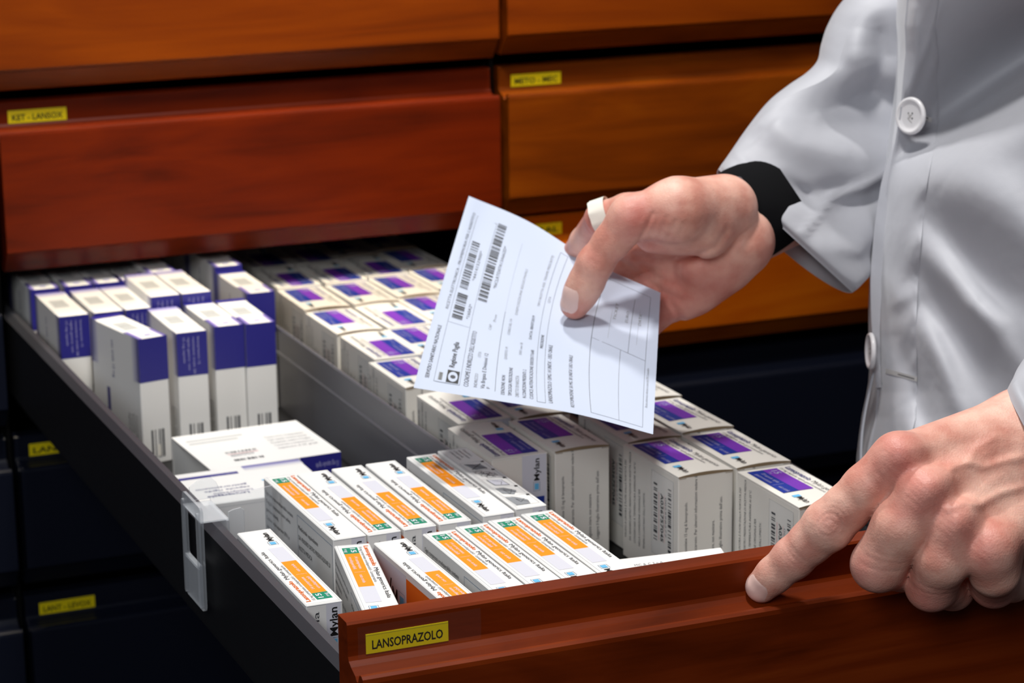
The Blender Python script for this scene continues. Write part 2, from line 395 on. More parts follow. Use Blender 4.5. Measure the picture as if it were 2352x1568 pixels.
# clear plastic clip on the left rail
def clip():
    root = empty('rail_clip', (0, 0.27, -0.025)); tag(root, 'clear plastic divider clip hooked over the left metal rail of the drawer', 'clip')
    def rr(y0, y1, z0, z1, r, n=5):
        out = []
        for cy, cz, a0 in ((y1 - r, z1 - r, 0), (y0 + r, z1 - r, 90), (y0 + r, z0 + r, 180), (y1 - r, z0 + r, 270)):
            for i in range(n + 1):
                a = math.radians(a0 + 90 * i / n); out.append((cy + r * math.cos(a), cz + r * math.sin(a)))
        return out
    def slab(pl, x0, x1, name, hole=None):
        mb = MB(); n = len(pl)
        if hole:
            for x, s in ((x0, 1), (x1, -1)):
                mb.add([(x, a, b) for a, b in pl] + [(x, a, b) for a, b in hole], [(j, (j + 1) % n, n + (j + 1) % n, n + j) for j in range(n)], 'clear')
            mb.add([(x0, a, b) for a, b in hole] + [(x1, a, b) for a, b in hole], [(j, (j + 1) % n, n + (j + 1) % n, n + j) for j in range(n)], 'clear')
        else:
            for x in (x0, x1): mb.add([(x, a, b) for a, b in pl], [tuple(range(n))], 'clear')
        mb.add([(x0, a, b) for a, b in pl] + [(x1, a, b) for a, b in pl], [(j, (j + 1) % n, n + (j + 1) % n, n + j) for j in range(n)], 'clear')
        o = mb.build(name, root, fix=True); o.location = (0, -0.27, 0.025); return o
    slab(rr(0.247, 0.287, -0.079, -0.014, 0.004), -0.0052, -0.0034, 'outer_plate', rr(0.2525, 0.2815, -0.052, -0.022, 0.002))
    slab(rr(0.249, 0.2535, -0.077, -0.018, 0.002), -0.0066, -0.0052, 'rib'); slab(rr(0.2805, 0.285, -0.077, -0.018, 0.002), -0.0066, -0.0052, 'rib')
    slab([(0.2525, -0.0535), (0.2815, -0.0535), (0.2815, -0.052), (0.2525, -0.052)], -0.0064, -0.0052, 'rib')
    mb = MB(); mb.box((-0.0052, 0.2475, -0.0235), (0.0125, 0.2865, -0.0225), 'clear', 0.0003); mb.build('bridge', root, True).location = (0, -0.27, 0.025)
    mb = MB(); mb.box((0.0108, 0.2475, -0.060), (0.0125, 0.2865, -0.0238), 'clear', 0.0003); mb.build('inner_plate', root, True).location = (0, -0.27, 0.025)
    # cross panel
    top = [(0.0, -0.0135), (0.006, -0.0100), (0.014, -0.0092), (0.0165, -0.0120), (0.019, -0.0175), (0.023, -0.0205), (0.030, -0.0215), (0.040, -0.0205), (0.052, -0.0195)]
    pl = top + [(0.052, -0.085), (0.0128, -0.085), (0.0128, -0.0222), (0.0, -0.0222)]; n = len(pl)
    mb = MB()
    for y in (0.2882, 0.2896): mb.add([(a, y, b) for a, b in pl], [tuple(range(n))], 'clear')
    mb.add([(a, 0.2882, b) for a, b in pl] + [(a, 0.2896, b) for a, b in pl], [(j, (j + 1) % n, n + (j + 1) % n, n + j) for j in range(n)], 'clear')
    mb.build('cross_panel', root, True).location = (0, -0.27, 0.025)
    mb = MB(); pl = [(0.0128, -0.042), (0.0128, -0.0195), (0.0155, -0.0185), (0.0205, -0.0178), (0.0225, -0.0195), (0.0225, -0.042)]; n = len(pl)
    for y in (0.250, 0.2514): mb.add([(a, y, b) for a, b in pl], [tuple(range(n))], 'clear')
    mb.add([(a, 0.250, b) for a, b in pl] + [(a, 0.2514, b) for a, b in pl], [(j, (j + 1) % n, n + (j + 1) % n, n + j) for j in range(n)], 'clear')
    mb.build('stop_tab', root, True).location = (0, -0.27, 0.025)
clip()

# ------------------------------------------------------------------ cartons
def orange_carton(picto=False):
    W, L, H = 0.0205, 0.131, 0.065
    mb = MB(); mb.box((-W / 2, -L / 2, -0.0098), (W / 2, L / 2, H), 'card', 0.0006)
    T = Face(mb, (-W / 2, L / 2, H), (0, -1, 0), (1, 0, 0), L, W)
    T.line(0.004, 0.075, 0.996, 0.075, 0.00015, 'hair'); T.line(0.012, 0.03, 0.012, 0.97, 0.00015, 'hair')
    if not picto:
        T.rect(0.045, 0.17, 0.125, 0.60, 'green'); T.rect(0.125, 0.17, 0.545, 0.60, 'orange'); T.rect(0.545, 0.17, 0.735, 0.60, 'lilac')
        T.text('15', 0.058, 0.39, 0.112, 0.15, 'white_print', bold=True); T.text('mg', 0.064, 0.215, 0.106, 0.10, 'white_print')
        T.text('14 compresse', 0.17, 0.405, 0.325, 0.095, 'white_print'); T.text('orodispersibili', 0.17, 0.245, 0.325, 0.095, 'white_print')
        T.line(0.365, 0.23, 0.365, 0.52, 0.0002, 'white_print', 2); T.text('uso orale', 0.40, 0.33, 0.50, 0.10, 'white_print')
        T.text('15 mg compresse orodispersibili - Lansoprazolo', 0.045, 0.645, 0.50, 0.085, 'ink_soft')
        T.text('Lansoprazolo', 0.035, 0.79, 0.30, 0.135, 'orange_txt', bold=True)
        T.text('Mylan generics Italia', 0.325, 0.79, 0.70, 0.125, 'ink_soft')
        T.logo(0.775, 0.20, 0.045, 0.26); T.text('Mylan', 0.83, 0.23, 0.945, 0.18, 'ink', bold=True)
    else:
        for i, t in enumerate(('Conservare a', 'temperatura inferiore', 'ai 30 gradi nella', 'confezione originale')): T.text(t, 0.04, 0.74 - i * 0.15, 0.04 + 0.12 + 0.03 * (i % 2), 0.08, 'ink_soft')
        T.frame(0.25, 0.12, 0.96, 0.88, 0.0002, 'ink_lt')
        for i in range(1, 5): T.line(0.25 + i * 0.142, 0.12, 0.25 + i * 0.142, 0.88, 0.0002, 'ink_lt', 2)
        for i in range(5):
            T.rect(0.255 + i * 0.142, 0.80, 0.27 + i * 0.142, 0.90, 'ink', 3)
        T.add = None
        def poly(pts, m, k=2): mb.add([T.pt(a, b, k) for a, b in pts], [tuple(range(len(pts)))], m)
        def pl(pts, t=0.0003, m='ink_soft', k=3):
            for a, b in zip(pts, pts[1:]): T.line(a[0], a[1], b[0], b[1], t, m, k)
        poly([(0.27, 0.2), (0.375, 0.35), (0.37, 0.75), (0.30, 0.7)], 'ink_lt'); pl([(0.28, 0.3), (0.38, 0.72)], 0.0006, 'ink'); pl([(0.29, 0.72), (0.37, 0.25)], 0.0005, 'ink')
        for cx, cy in ((0.42, 0.32), (0.445, 0.52), (0.475, 0.62), (0.47, 0.40), (0.50, 0.50)):
            pl([(cx + 0.016 * math.cos(a), cy + 0.10 * math.sin(a)) for a in [k * math.pi / 5 for k in range(11)]])
            pl([(cx - 0.022, cy - 0.13), (cx + 0.022, cy - 0.13), (cx + 0.022, cy + 0.13), (cx - 0.022, cy + 0.13), (cx - 0.022, cy - 0.13)], 0.0002)
        poly([(0.55, 0.25), (0.64, 0.30), (0.66, 0.72), (0.57, 0.68)], 'lilac'); pl([(0.55, 0.25), (0.64, 0.30), (0.66, 0.72), (0.57, 0.68), (0.55, 0.25)]); pl([(0.57, 0.4), (0.60, 0.62), (0.64, 0.5)])
        poly([(0.685, 0.18), (0.77, 0.2), (0.80, 0.5), (0.75, 0.7), (0.69, 0.45)], 'ink_lt'); pl([(0.69, 0.3), (0.73, 0.6), (0.79, 0.4), (0.72, 0.35), (0.78, 0.65)])
        poly([(0.825, 0.14), (0.955, 0.16), (0.955, 0.6), (0.90, 0.66), (0.84, 0.4)], 'ink_lt'); pl([(0.83, 0.3), (0.88, 0.6), (0.92, 0.4), (0.87, 0.35), (0.93, 0.62)])
    A = Face(mb, (-W / 2, L / 2, 0), (0, -1, 0), (0, 0, 1), L, H)      # narrative side
    rows = ['Ogni compressa orodispersibile contiene', '15 mg di lansoprazolo (come pellets', 'gastroresistenti).', 'Contiene anche aspartame (E951) e', 'saccarosio.', 'Per ulteriori informazioni vedere il foglio', 'illustrativo.']
    for i, t in enumerate(rows): A.text(t, 0.03, 0.86 - i * 0.085, 0.03 + 0.0108 * len(t) * (0.97), 0.040, 'ink_soft')
    for i, t in enumerate(('Leggere il foglio illustrativo', 'prima dell\'uso.')): A.text(t, 0.03, 0.22 - i * 0.085, 0.03 + 0.0108 * len(t), 0.042, 'ink', bold=True)
    A.frame(0.50, 0.06, 0.985, 0.93, 0.0003, 'steel_blue')
    rows = ['Medicinale equivalente', 'DA VENDERSI DIETRO PRESENTAZIONE DI', 'RICETTA MEDICA.', '', 'PUÒ ALTERARE LA CAPACITÀ DI GUIDARE', 'VEICOLI E DI USARE MACCHINARI.']
    for i, t in enumerate(rows):
        if t: A.text(t, 0.515, 0.80 - i * 0.10, 0.515 + 0.0125 * len(t), 0.045, 'ink', bold=(i > 3))
    B = Face(mb, (W / 2, L / 2, H), (0, -1, 0), (0, 0, -1), L, H)      # main side, printed upside down against the lid
    B.rect(0.0, 0.74, 0.60, 1.0, 'lilac'); B.rect(0.0, 0.07, 0.60, 0.52, 'orange_dk'); B.rect(0.0, 0.52, 0.60, 0.74, 'green_dk')
    B.rect(0.60, 0.05, 1.0, 1.0, 'lilac', 1)
    B.text('uso orale', 0.30, 0.22, 0.50, 0.10, 'white_print'); B.logo(0.62, 0.24, 0.07, 0.20); B.text('Mylan', 0.705, 0.25, 0.92, 0.20, 'ink', bold=True)
    for i in range(10): B.rect(0.38 + 0.03 * (i % 6), 0.60 + 0.08 * (i // 4), 0.385 + 0.03 * (i % 6), 0.615 + 0.08 * (i // 4), 'white_print', 2)
    for sy in (1, -1):                                                 # the two short ends
        E_ = Face(mb, (-W / 2 if sy > 0 else W / 2, sy * L / 2, 0), (0, 0, 1), (sy, 0, 0), H, W)
        E_.rect(0.56, 0.06, 0.99, 0.46, 'lilac'); E_.rect(-0.14, 0.06, 0.56, 0.46, 'orange_dk')
        E_.text('uso orale', 0.30, 0.18, 0.52, 0.12, 'white_print'); E_.logo(0.60, 0.13, 0.085, 0.26); E_.text('Mylan', 0.70, 0.16, 0.95, 0.22, 'ink', bold=True)
        E_.text('generics Italia', 0.10, 0.66, 0.93, 0.16, 'ink_soft'); E_.line(0.985, 0.02, 0.985, 0.98, 0.00025, 'hair')
    return mb

def sticker_mb(W, L, H, side):
    # peel-off stamp with two barcodes, on the side whose outward direction is side*X
    mb = MB(); s = side
    S = Face(mb, (s * W / 2, s * (L / 2 - 0.006), 0.006), (0, 0, 1), (0, -s, 0), 0.055, 0.030, eps=0.00022)
    S.rect(0.0, 0.0, 1, 1, 'sticker')
    S.frame(0.0, 0.0, 1, 1, 0.00015, 'ink_lt', 2)
    S.barcode(0.18, 0.74, 0.88, 0.90, 'ink_soft', 4, 'u', 2, 18); S.barcode(0.12, 0.10, 0.92, 0.24, 'ink_soft', 9, 'u', 2, 20)
    V = Face(mb, S.pt(1.0, 1.0, 0) , tuple(-S.u), tuple(-S.v), 0.055, 0.030, eps=0.00022)
    V.text('A036757045', 0.22, 0.42, 0.80, 0.13, 'ink_soft', bold=True); V.text('002998277', 0.24, 0.62, 0.72, 0.07, 'ink_lt')
    V.rect(0.22, 0.59, 0.80, 0.60, 'pink', 2); V.rect(0.22, 0.33, 0.80, 0.345, 'pink', 2)
    return mb

PW, PL, PH = 0.0385, 0.0780, 0.066
def violet_wide_carton():
    W, L, H = PW, PL, PH
    def bend(p):
        return 0.0
    mb = MB(); mb.box((-W / 2, -L / 2, -0.0098), (W / 2, L / 2, H - 0.0012), 'card_cream', 0.0005)
    # slightly sprung lid with its open front edge
    def lift(x, y): return 0.0014 * (1 - (2 * x / W) ** 2) * max(0, 0.5 - y / L) ** 2
    lid = lambda u, v: (-W / 2 + W * u, -L / 2 + L * v, H - 0.0002 + lift(-W / 2 + W * u, -L / 2 + L * v))
    mb.grid(lid, 8, 8, 'card_cream')
    mb.grid(lambda u, v: (-W / 2 + W * u, -L / 2 - 0.0001, H - 0.0011 + v * (0.0009 + lift(-W / 2 + W * u, -L / 2))), 8, 1, 'kraft', False)
    for s in (-1, 1):
        mb.add([(s * W / 2, -L / 2, H - 0.0012), (s * W / 2, L / 2, H - 0.0012), (s * W / 2, L / 2, H - 0.0002), (s * W / 2, -L / 2, H - 0.0002)], [(0, 1, 2, 3)], 'card_cream')
    mb.add([(-W / 2, L / 2, H - 0.0012), (W / 2, L / 2, H - 0.0012), (W / 2, L / 2, H - 0.0002), (-W / 2, L / 2, H - 0.0002)], [(0, 1, 2, 3)], 'card_cream')
    for s in (-1, 1): mb.add([(s * (W / 2 - 0.0005), -L / 2 - 0.0002, H - 0.0014), (s * (W / 2 - 0.0055), -L / 2 - 0.0002, H - 0.0014), (s * (W / 2 - 0.0055), -L / 2 - 0.0002, H - 0.0018), (s * (W / 2 - 0.0005), -L / 2 - 0.0002, H - 0.0018)], [(0, 1, 2, 3)], 'kraft')
    T = Face(mb, (-W / 2, L / 2, H), (0, -1, 0), (1, 0, 0), L, W, bend=lambda p: lift(p[0], p[1]))
    T.rect(0.05, 0.12, 0.65, 0.40, 'blue', sub=6); T.rect(0.05, 0.40, 0.65, 0.66, 'purple', sub=6)
    T.text('15', 0.10, 0.50, 0.19, 0.12, 'pale_blue', bold=True); T.text('mg', 0.12, 0.43, 0.17, 0.05, 'pale_blue')
    T.text('28 capsule rigide', 0.13, 0.285, 0.40, 0.065, 'pale_blue'); T.text('gastroresistenti', 0.13, 0.175, 0.38, 0.065, 'pale_blue')
    T.line(0.44, 0.15, 0.44, 0.36, 0.0003, 'pale_blue', 2); T.text('uso orale', 0.49, 0.20, 0.64, 0.075, 'pale_blue')
    T.text('Lansoprazolo', 0.06, 0.80, 0.44, 0.105, 'navy_txt', bold=True); T.text('Mylan generics', 0.48, 0.80, 0.90, 0.10, 'ink_soft')
    T.text('15 mg capsule rigide gastroresistenti', 0.06, 0.70, 0.78, 0.055, 'ink_soft')
    T.rect(0.735, 0.16, 0.785, 0.29, 'sky', 1); T.text('Mylan', 0.80, 0.18, 0.95, 0.10, 'ink', bold=True)
    for s in (-1, 1):
        A = Face(mb, (s * W / 2, -s * (-1) * L / 2 * -1 if s < 0 else L / 2, 0), (0, 0, 1), (0, -s, 0), H, L)
        A.o = np.array([s * W / 2, s * L / 2, 0.0])
        ro = ['VALIDO A UN\'ORA E FUORI DALLA PORTATA DEI', 'DA VENDERSI DIETRO PRESENTAZIONE DI RICETTA MEDICA', 'CONSERVARE A TEMPERATURA INFERIORE AI 25°C.', 'NELLA CONFEZIONE ORIGINALE PER', 'TENERLO LONTANO DALL\'UMIDITA\'.']
        for i, t in enumerate(ro):
            vv = (0.93 - i * 0.085) if s < 0 else (0.93 - i * 0.085)
            A.text(t, 0.06, vv, min(0.97, 0.06 + 0.0195 * len(t)), 0.032, 'ink_soft')
    Fr = Face(mb, (W / 2, -L / 2, 0), (0, 0, 1), (-1, 0, 0), H, W)
    for t, vv, b in (('Ogni capsula contiene 15 mg di lansoprazolo.', 0.84, 0.74), ('Contiene saccarosio. Per ulteriori informazioni vedere il', 0.66, 0.985), ('Deglutire intere, non masticare.', 0.34, 0.52), ('Leggere il foglio illustrativo prima dell\'uso.', 0.20, 0.75)):
        Fr.text(t, 0.04, vv, b, 0.055, 'ink_soft')
    Bk = Face(mb, (-W / 2, L / 2, 0), (0, 0, 1), (1, 0, 0), H, W)
    Bk.rect(0.0, 0.02, 0.99, 0.46, 'lilac'); Bk.rect(-0.1, 0.06, 0.56, 0.42, 'blue', 1.5); Bk.logo(0.62, 0.14, 0.09, 0.12); Bk.text('Mylan', 0.725, 0.15, 0.95, 0.10, 'ink', bold=True)
    return mb

VW, VL, VH = 0.0232, 0.0845, 0.0965
def violet_slim_carton(variant):
    W, L, H = VW, VL, VH
    mb = MB(); mb.box((-W / 2, -L / 2, 0), (W / 2, L / 2, H), 'card', 0.0006)
    T = Face(mb, (-W / 2, -L / 2, H), (1, 0, 0), (0, 1, 0), W, L)
    T.rect(0.18, 0.36, 0.68, 0.66, 'grey_patch'); T.text('LOTTO', 0.25, 0.50, 0.6, 0.05, 'ink_lt')
    if variant == 'violet_edges':
        T.fade(0.0, 0.0, 0.16, 0.30, '2c2a86', 'b0a0e0', 'u'); T.fade(0.86, 0.0, 1.0, 0.30, 'b0a0e0', '2c2a86', 'u'); T.rect(0.0, 0.90, 1, 1, 'navy_print'); T.rect(0.40, 0.08, 0.62, 0.13, 'pale_blue', 2)
    else:
        T.fade(0.0, 0.82, 1.0, 1.0, 'f2f1ee', '6a60b4', 'v')
    Fr = Face(mb, (-W / 2, -L / 2, 0), (1, 0, 0), (0, 0, 1), W, H)
    Fr.rect(0, 0.655, 1, 1.0, 'navy_print')
    D = Face(mb, (-W / 2, -L / 2, H), (0, 0, -1), (1, 0, 0), H, W)
    if variant != 'violet_edges':
        for i, (a, b) in enumerate(((0.04, 0.24), (0.04, 0.30), (0.04, 0.33), (0.04, 0.26))): D.text(['15 mg capsule', 'rigide gastro- uso', 'resistenti orale 28', 'lansoprazolo 15'][i], a, 0.20 + i * 0.16, b, 0.075, 'pale_blue')
    Fr.barcode(0.30, 0.05, 0.85, 0.27, 'ink_soft', 5, 'u', 2, 5); Fr.rect(0.50, 0.055, 0.62, 0.15, 'card_cream', 3)
    for s in (-1, 1):
        A = Face(mb, (s * W / 2, -s * L / 2 * (1 if s > 0 else 1), 0), (0, s, 0), (0, 0, 1), L, H)
        A.o = np.array([s * W / 2, -s * L / 2, 0.0])
        a0, a1 = (0.86, 1.0) if s < 0 else (0.0, 0.14)
        A.fade(a0, 0.655, a1, 1.0, 'e8e6ee' if s < 0 else '2c2a86', '2c2a86' if s < 0 else 'e8e6ee', 'u')
        A.fade(0.0 if s < 0 else 0.86, 0.655, 0.14 if s < 0 else 1.0, 1.0, '2c2a86' if s < 0 else 'e8e6ee', 'e8e6ee' if s < 0 else '2c2a86', 'u')
        B = Face(mb, A.pt(0, 1, 0), (0, 0, -1), tuple(A.u), H, L)
        B.text('uso orale 15 mg', 0.10, 0.44, 0.40, 0.05, 'navy_txt')
        for i, t in enumerate(('Agitare prima', 'Tenere fuori dalla', 'portata dei bambini', 'Conservare a')): B.text(t, 0.62, (0.74 if s < 0 else 0.06) + i * 0.05, 0.62 + 0.021 * len(t), 0.03, 'ink_soft')
        B.rect(0.5, 0.30, 0.72, 0.36, 'navy_print')
    return mb

protos = {}
def proto_get(kind):
    """first call builds the carton, later calls copy it with its parts"""
    if kind in protos: return copy_tree(protos[kind])
    if kind == 'orange': r = orange_carton().build('medicine_carton')
    elif kind == 'picto': r = orange_carton(True).build('medicine_carton')
    elif kind == 'wide':
        r = violet_wide_carton().build('medicine_carton')
        for s in (-1, 1): sticker_mb(PW, PL, PH, s).build('price_sticker', r)
    else: r = violet_slim_carton(kind).build('medicine_carton')
    protos[kind] = r; return r
def place(kind, x, y, z, rz, label, group=None, rx=0.0, ry=0.0, sc=None):
    o = proto_get(kind); o.rotation_mode = 'XYZ'; o.location = (x, y, z); o.rotation_euler = (math.radians(rx), math.radians(ry), math.radians(rz))
    if sc: o.scale = sc
    tag(o, label, 'carton', group); return o
G1 = 'white and orange lansoprazole cartons'
OL, OW = 0.131, 0.0205
def orange_at(x0, y0, x1, y1, rev, label, z=OZ, kind='orange'):
    # (x0,y0) front-left and (x1,y1) back-left corner of the lid
    dx, dy = x1 - x0, y1 - y0; a = math.atan2(-dx, dy)
    cx = x0 + OW / 2 * math.cos(a) - OL / 2 * math.sin(a); cy = y0 + OW / 2 * math.sin(a) + OL / 2 * math.cos(a)
    return place(kind, cx, cy, z, math.degrees(a) + (180 if rev else 0), label, G1)
orange_at(0.0098, 0.096, 0.0108, 0.231, True, 'white and orange carton standing alone against the left rail, front of the clear clip')
orange_at(0.0580, 0.192, 0.0570, 0.327, False, 'leftmost white and orange carton of the back group, its printed side in view')
orange_at(0.0792, 0.191, 0.0785, 0.326, True, 'second white and orange carton of the back group, its lid print facing away')
orange_at(0.1015, 0.1915, 0.1015, 0.329, True, 'third carton of the back orange group, turned like the one left of it')
orange_at(0.1238, 0.192, 0.1245, 0.331, True, 'fourth white and orange carton of the back group, before the gap')
orange_at(0.1530, 0.195, 0.1535, 0.336, False, 'fifth carton of the back orange group, right of the gap and beside the pictogram carton')
orange_at(0.1755, 0.199, 0.1765, 0.338, False, 'white carton with drawn step pictograms on its lid at the right end', kind='picto')
orange_at(0.0300, 0.053, 0.0545, 0.179, False, 'slanted white and orange carton near the front left corner of the drawer')
orange_at(0.0780, 0.046, 0.0772, 0.178, True, 'white and orange carton right of the slanted one, big side print in view')
orange_at(0.1080, 0.049, 0.1085, 0.183, False, 'leftmost of the four aligned front cartons, small side text in view')
orange_at(0.1300, 0.0525, 0.1302, 0.186, False, 'second of the four aligned white and orange front cartons')
orange_at(0.1515, 0.055, 0.1520, 0.189, False, 'third of the four aligned white and orange front cartons')
orange_at(0.1730, 0.058, 0.1745, 0.191, False, 'rightmost of the four aligned front cartons, beside the lying white carton')

# tall violet cartons right of the divider
G2 = 'white cartons with blue and purple lid patch'
N_, R_ = 0, 180
SH = 'white violet carton in the shade under the drawer fronts, right of the divider'; SG = 'shaded violet cartons right of the divider'
wide = [   # x, y, turn, label
 (0.2196, 0.3335, R_, 'tall white carton with the maker name on its front, just behind the pictogram carton'),
 (0.2300, 0.4180, R_, 'white violet carton at the paper\'s lower left corner, second of the divider row'),
 (0.2300, 0.5180, N_, 'violet carton of the divider row touching the paper, blue band on the left'),
 (0.2370, 0.6020, R_, 'violet carton of the divider row left of the paper, purple band on the left'),
 (0.2370, 0.6870, N_, 'white violet carton in the middle of the divider row, fully lit, stamp on its side'),
 (0.2400, 0.7720, N_, 'last fully lit violet carton of the divider row, before the shade'),
 (0.2440, 0.8560, R_, 'violet carton of the divider row that is half in the shade'),
 (0.2460, 0.9400, R_, SH), (0.2480, 1.0240, R_, SH),
 (0.2630, 0.3320, N_, 'tall white carton with printed text lines on its front, in the paper\'s shadow'),
 (0.2710, 0.4130, N_, 'white carton wholly in the paper\'s shadow, second in the second row'),
 (0.2735, 0.6060, N_, 'lit violet carton of the second row whose patch is cut by the paper edge'),
 (0.2790, 0.6880, R_, 'lit violet carton of the second row with a sprung lid, purple band on its left'),
 (0.2820, 0.7720, N_, 'lit violet carton of the second row, just before the shade line'),
 (0.2860, 0.8560, R_, 'violet carton of the second row that is half in the shade'),
 (0.2880, 0.9400, R_, SH), (0.2900, 1.0240, R_, SH),
 (0.3095, 0.2500, N_, 'white carton with a numbered stamp on its left side, in front of the paper corner'),
 (0.3140, 0.3300, N_, 'white violet carton behind the stamped one, mostly under the paper corner'),
 (0.3190, 0.7000, N_, 'lit violet carton of the third row, cut by the left paper edge'),
 (0.3230, 0.7820, N_, 'lit violet carton of the third row, just before the shade line'),
 (0.3270, 0.8660, R_, SH), (0.3295, 0.9500, N_, SH), (0.3310, 1.0340, N_, SH),
 (0.3480, 0.1660, N_, 'white violet carton nearest the pointing finger, front of the right-hand row'),
 (0.3520, 0.2510, N_, 'white violet carton second from the front in the right-hand row'),
 (0.3555, 0.3350, N_, 'white violet carton third from the front in the right-hand row'),
 (0.3590, 0.4170, N_, 'white violet carton fourth from the front in the right-hand row, mostly behind the paper'),
 (0.3635, 0.7950, N_, 'lit violet carton peeping out beside the upper left paper edge'),
 (0.3675, 0.8780, N_, SH), (0.3690, 0.9620, N_, SH)]
rnd = random.Random(3)
RW = {0: 'divider row', 1: 'second row from the divider', 2: 'third row from the divider', 3: 'right-hand row'}
nsh = {}
for x, y, t, lab in wide:
    g = G2
    if lab == SH:
        c = 0 if x < 0.255 else 1 if x < 0.30 else 2 if x < 0.345 else 3; nsh[c] = nsh.get(c, 0) + 1; g = SG
        lab = '%s shaded violet carton of the %s, under the drawer fronts' % (['', 'foremost', 'middle' if c == 2 else 'rearmost', 'rearmost'][nsh[c]], RW[c])
    place('wide', x, y, OZ, t + rnd.uniform(-0.8, 0.8), lab, g)
# flat lying leaflet-sized carton in the front right corner
W, L, H = 0.062, 0.10, 0.020
mb = MB(); mb.box((-W / 2, -L / 2, 0), (W / 2, L / 2, H), 'card', 0.0006)
T = Face(mb, (-W / 2, -L / 2, H), (1, 0, 0), (0, 1, 0), W, L)
for i in range(6): T.text(['MC & C S.p.A.', 'Via Vittor Pisani', '20124 Milano', 'Titolare AIC', 'Composizione', 'Eccipienti'][i], 0.12, 0.86 - i * 0.08, 0.40 + 0.05 * (i % 3), 0.03, 'ink_lt')
o = mb.build('medicine_carton'); o.location = (0.232, 0.080, -0.062); o.rotation_euler = (math.radians(2), math.radians(-3), math.radians(-14))
tag(o, 'white carton lying flat in the front right corner, only its pale lid showing', 'carton')
mb = MB(); mb.box((-W / 2, -L / 2, 0), (W / 2, L / 2, 0.0375), 'card', 0.0006); o = mb.build('medicine_carton'); o.location = (0.234, 0.080, ZF); o.rotation_euler = (0, 0, math.radians(-14))
tag(o, 'white carton underneath the flat lying one in the front right corner', 'carton')

# slim violet cartons left of the divider
G3 = 'slim white and navy cartons left of the divider'
HY = VL / 2
place('navy_text', 0.0960, 0.6235 + HY, ZF, 0.0, 'slim upright carton with violet text on its navy end, right of the splayed one', G3)
place('violet_edges', 0.1264, 0.6305 + HY, ZF, 0.6, 'slim upright carton with plain navy end, second from the divider', G3)
place('violet_edges', 0.1508, 0.628 + HY, ZF, -0.4, 'slim upright carton with plain navy end, nearest the divider in its row', G3)
place('violet_edges', 0.0576, 0.6617, ZF, 10.7, 'splayed slim carton showing its long white side beside the left rail', G3)
xs = [0.0285, 0.0560, 0.0805, 0.1010, 0.1255, 0.1808]
labs = ['slim carton at the far left corner, navy end with violet text, against the rail', 'slim carton behind the splayed one, second of the second row', 'slim carton with a bit of navy end showing, third of the second row',
        'slim carton with raised lid, fourth of the second row', 'slim carton with raised lid, fifth of the second row', 'raised slim carton with plain navy end, far right of the second row']
for i, x in enumerate(xs):
    place('violet_edges' if i == 5 else 'navy_text', x, (0.713 if i < 5 else 0.725) + HY, ZF + (0.0 if i < 3 else (0.008 if i < 5 else 0.0)), rnd.uniform(-0.4, 0.4), labs[i], G3)
ORD = ['far left', 'second from left', 'third from left', 'fourth from left', 'fifth from left', 'rightmost']
for r in range(1, 4):
    for i, x in enumerate(xs):
        lab = ['', 'shaded slim carton behind the lit ones, %s in its row', 'dark slim carton in the next to last shaded row, %s', 'darkest slim carton in the rearmost row under the drawer above, %s'][r] % ORD[i]
        place('violet_edges', x, 0.7265 + 0.0865 * r + HY, ZF + (0.0 if i < 4 else 0.004), rnd.uniform(-0.3, 0.3), lab, 'shaded slim cartons left of the divider')

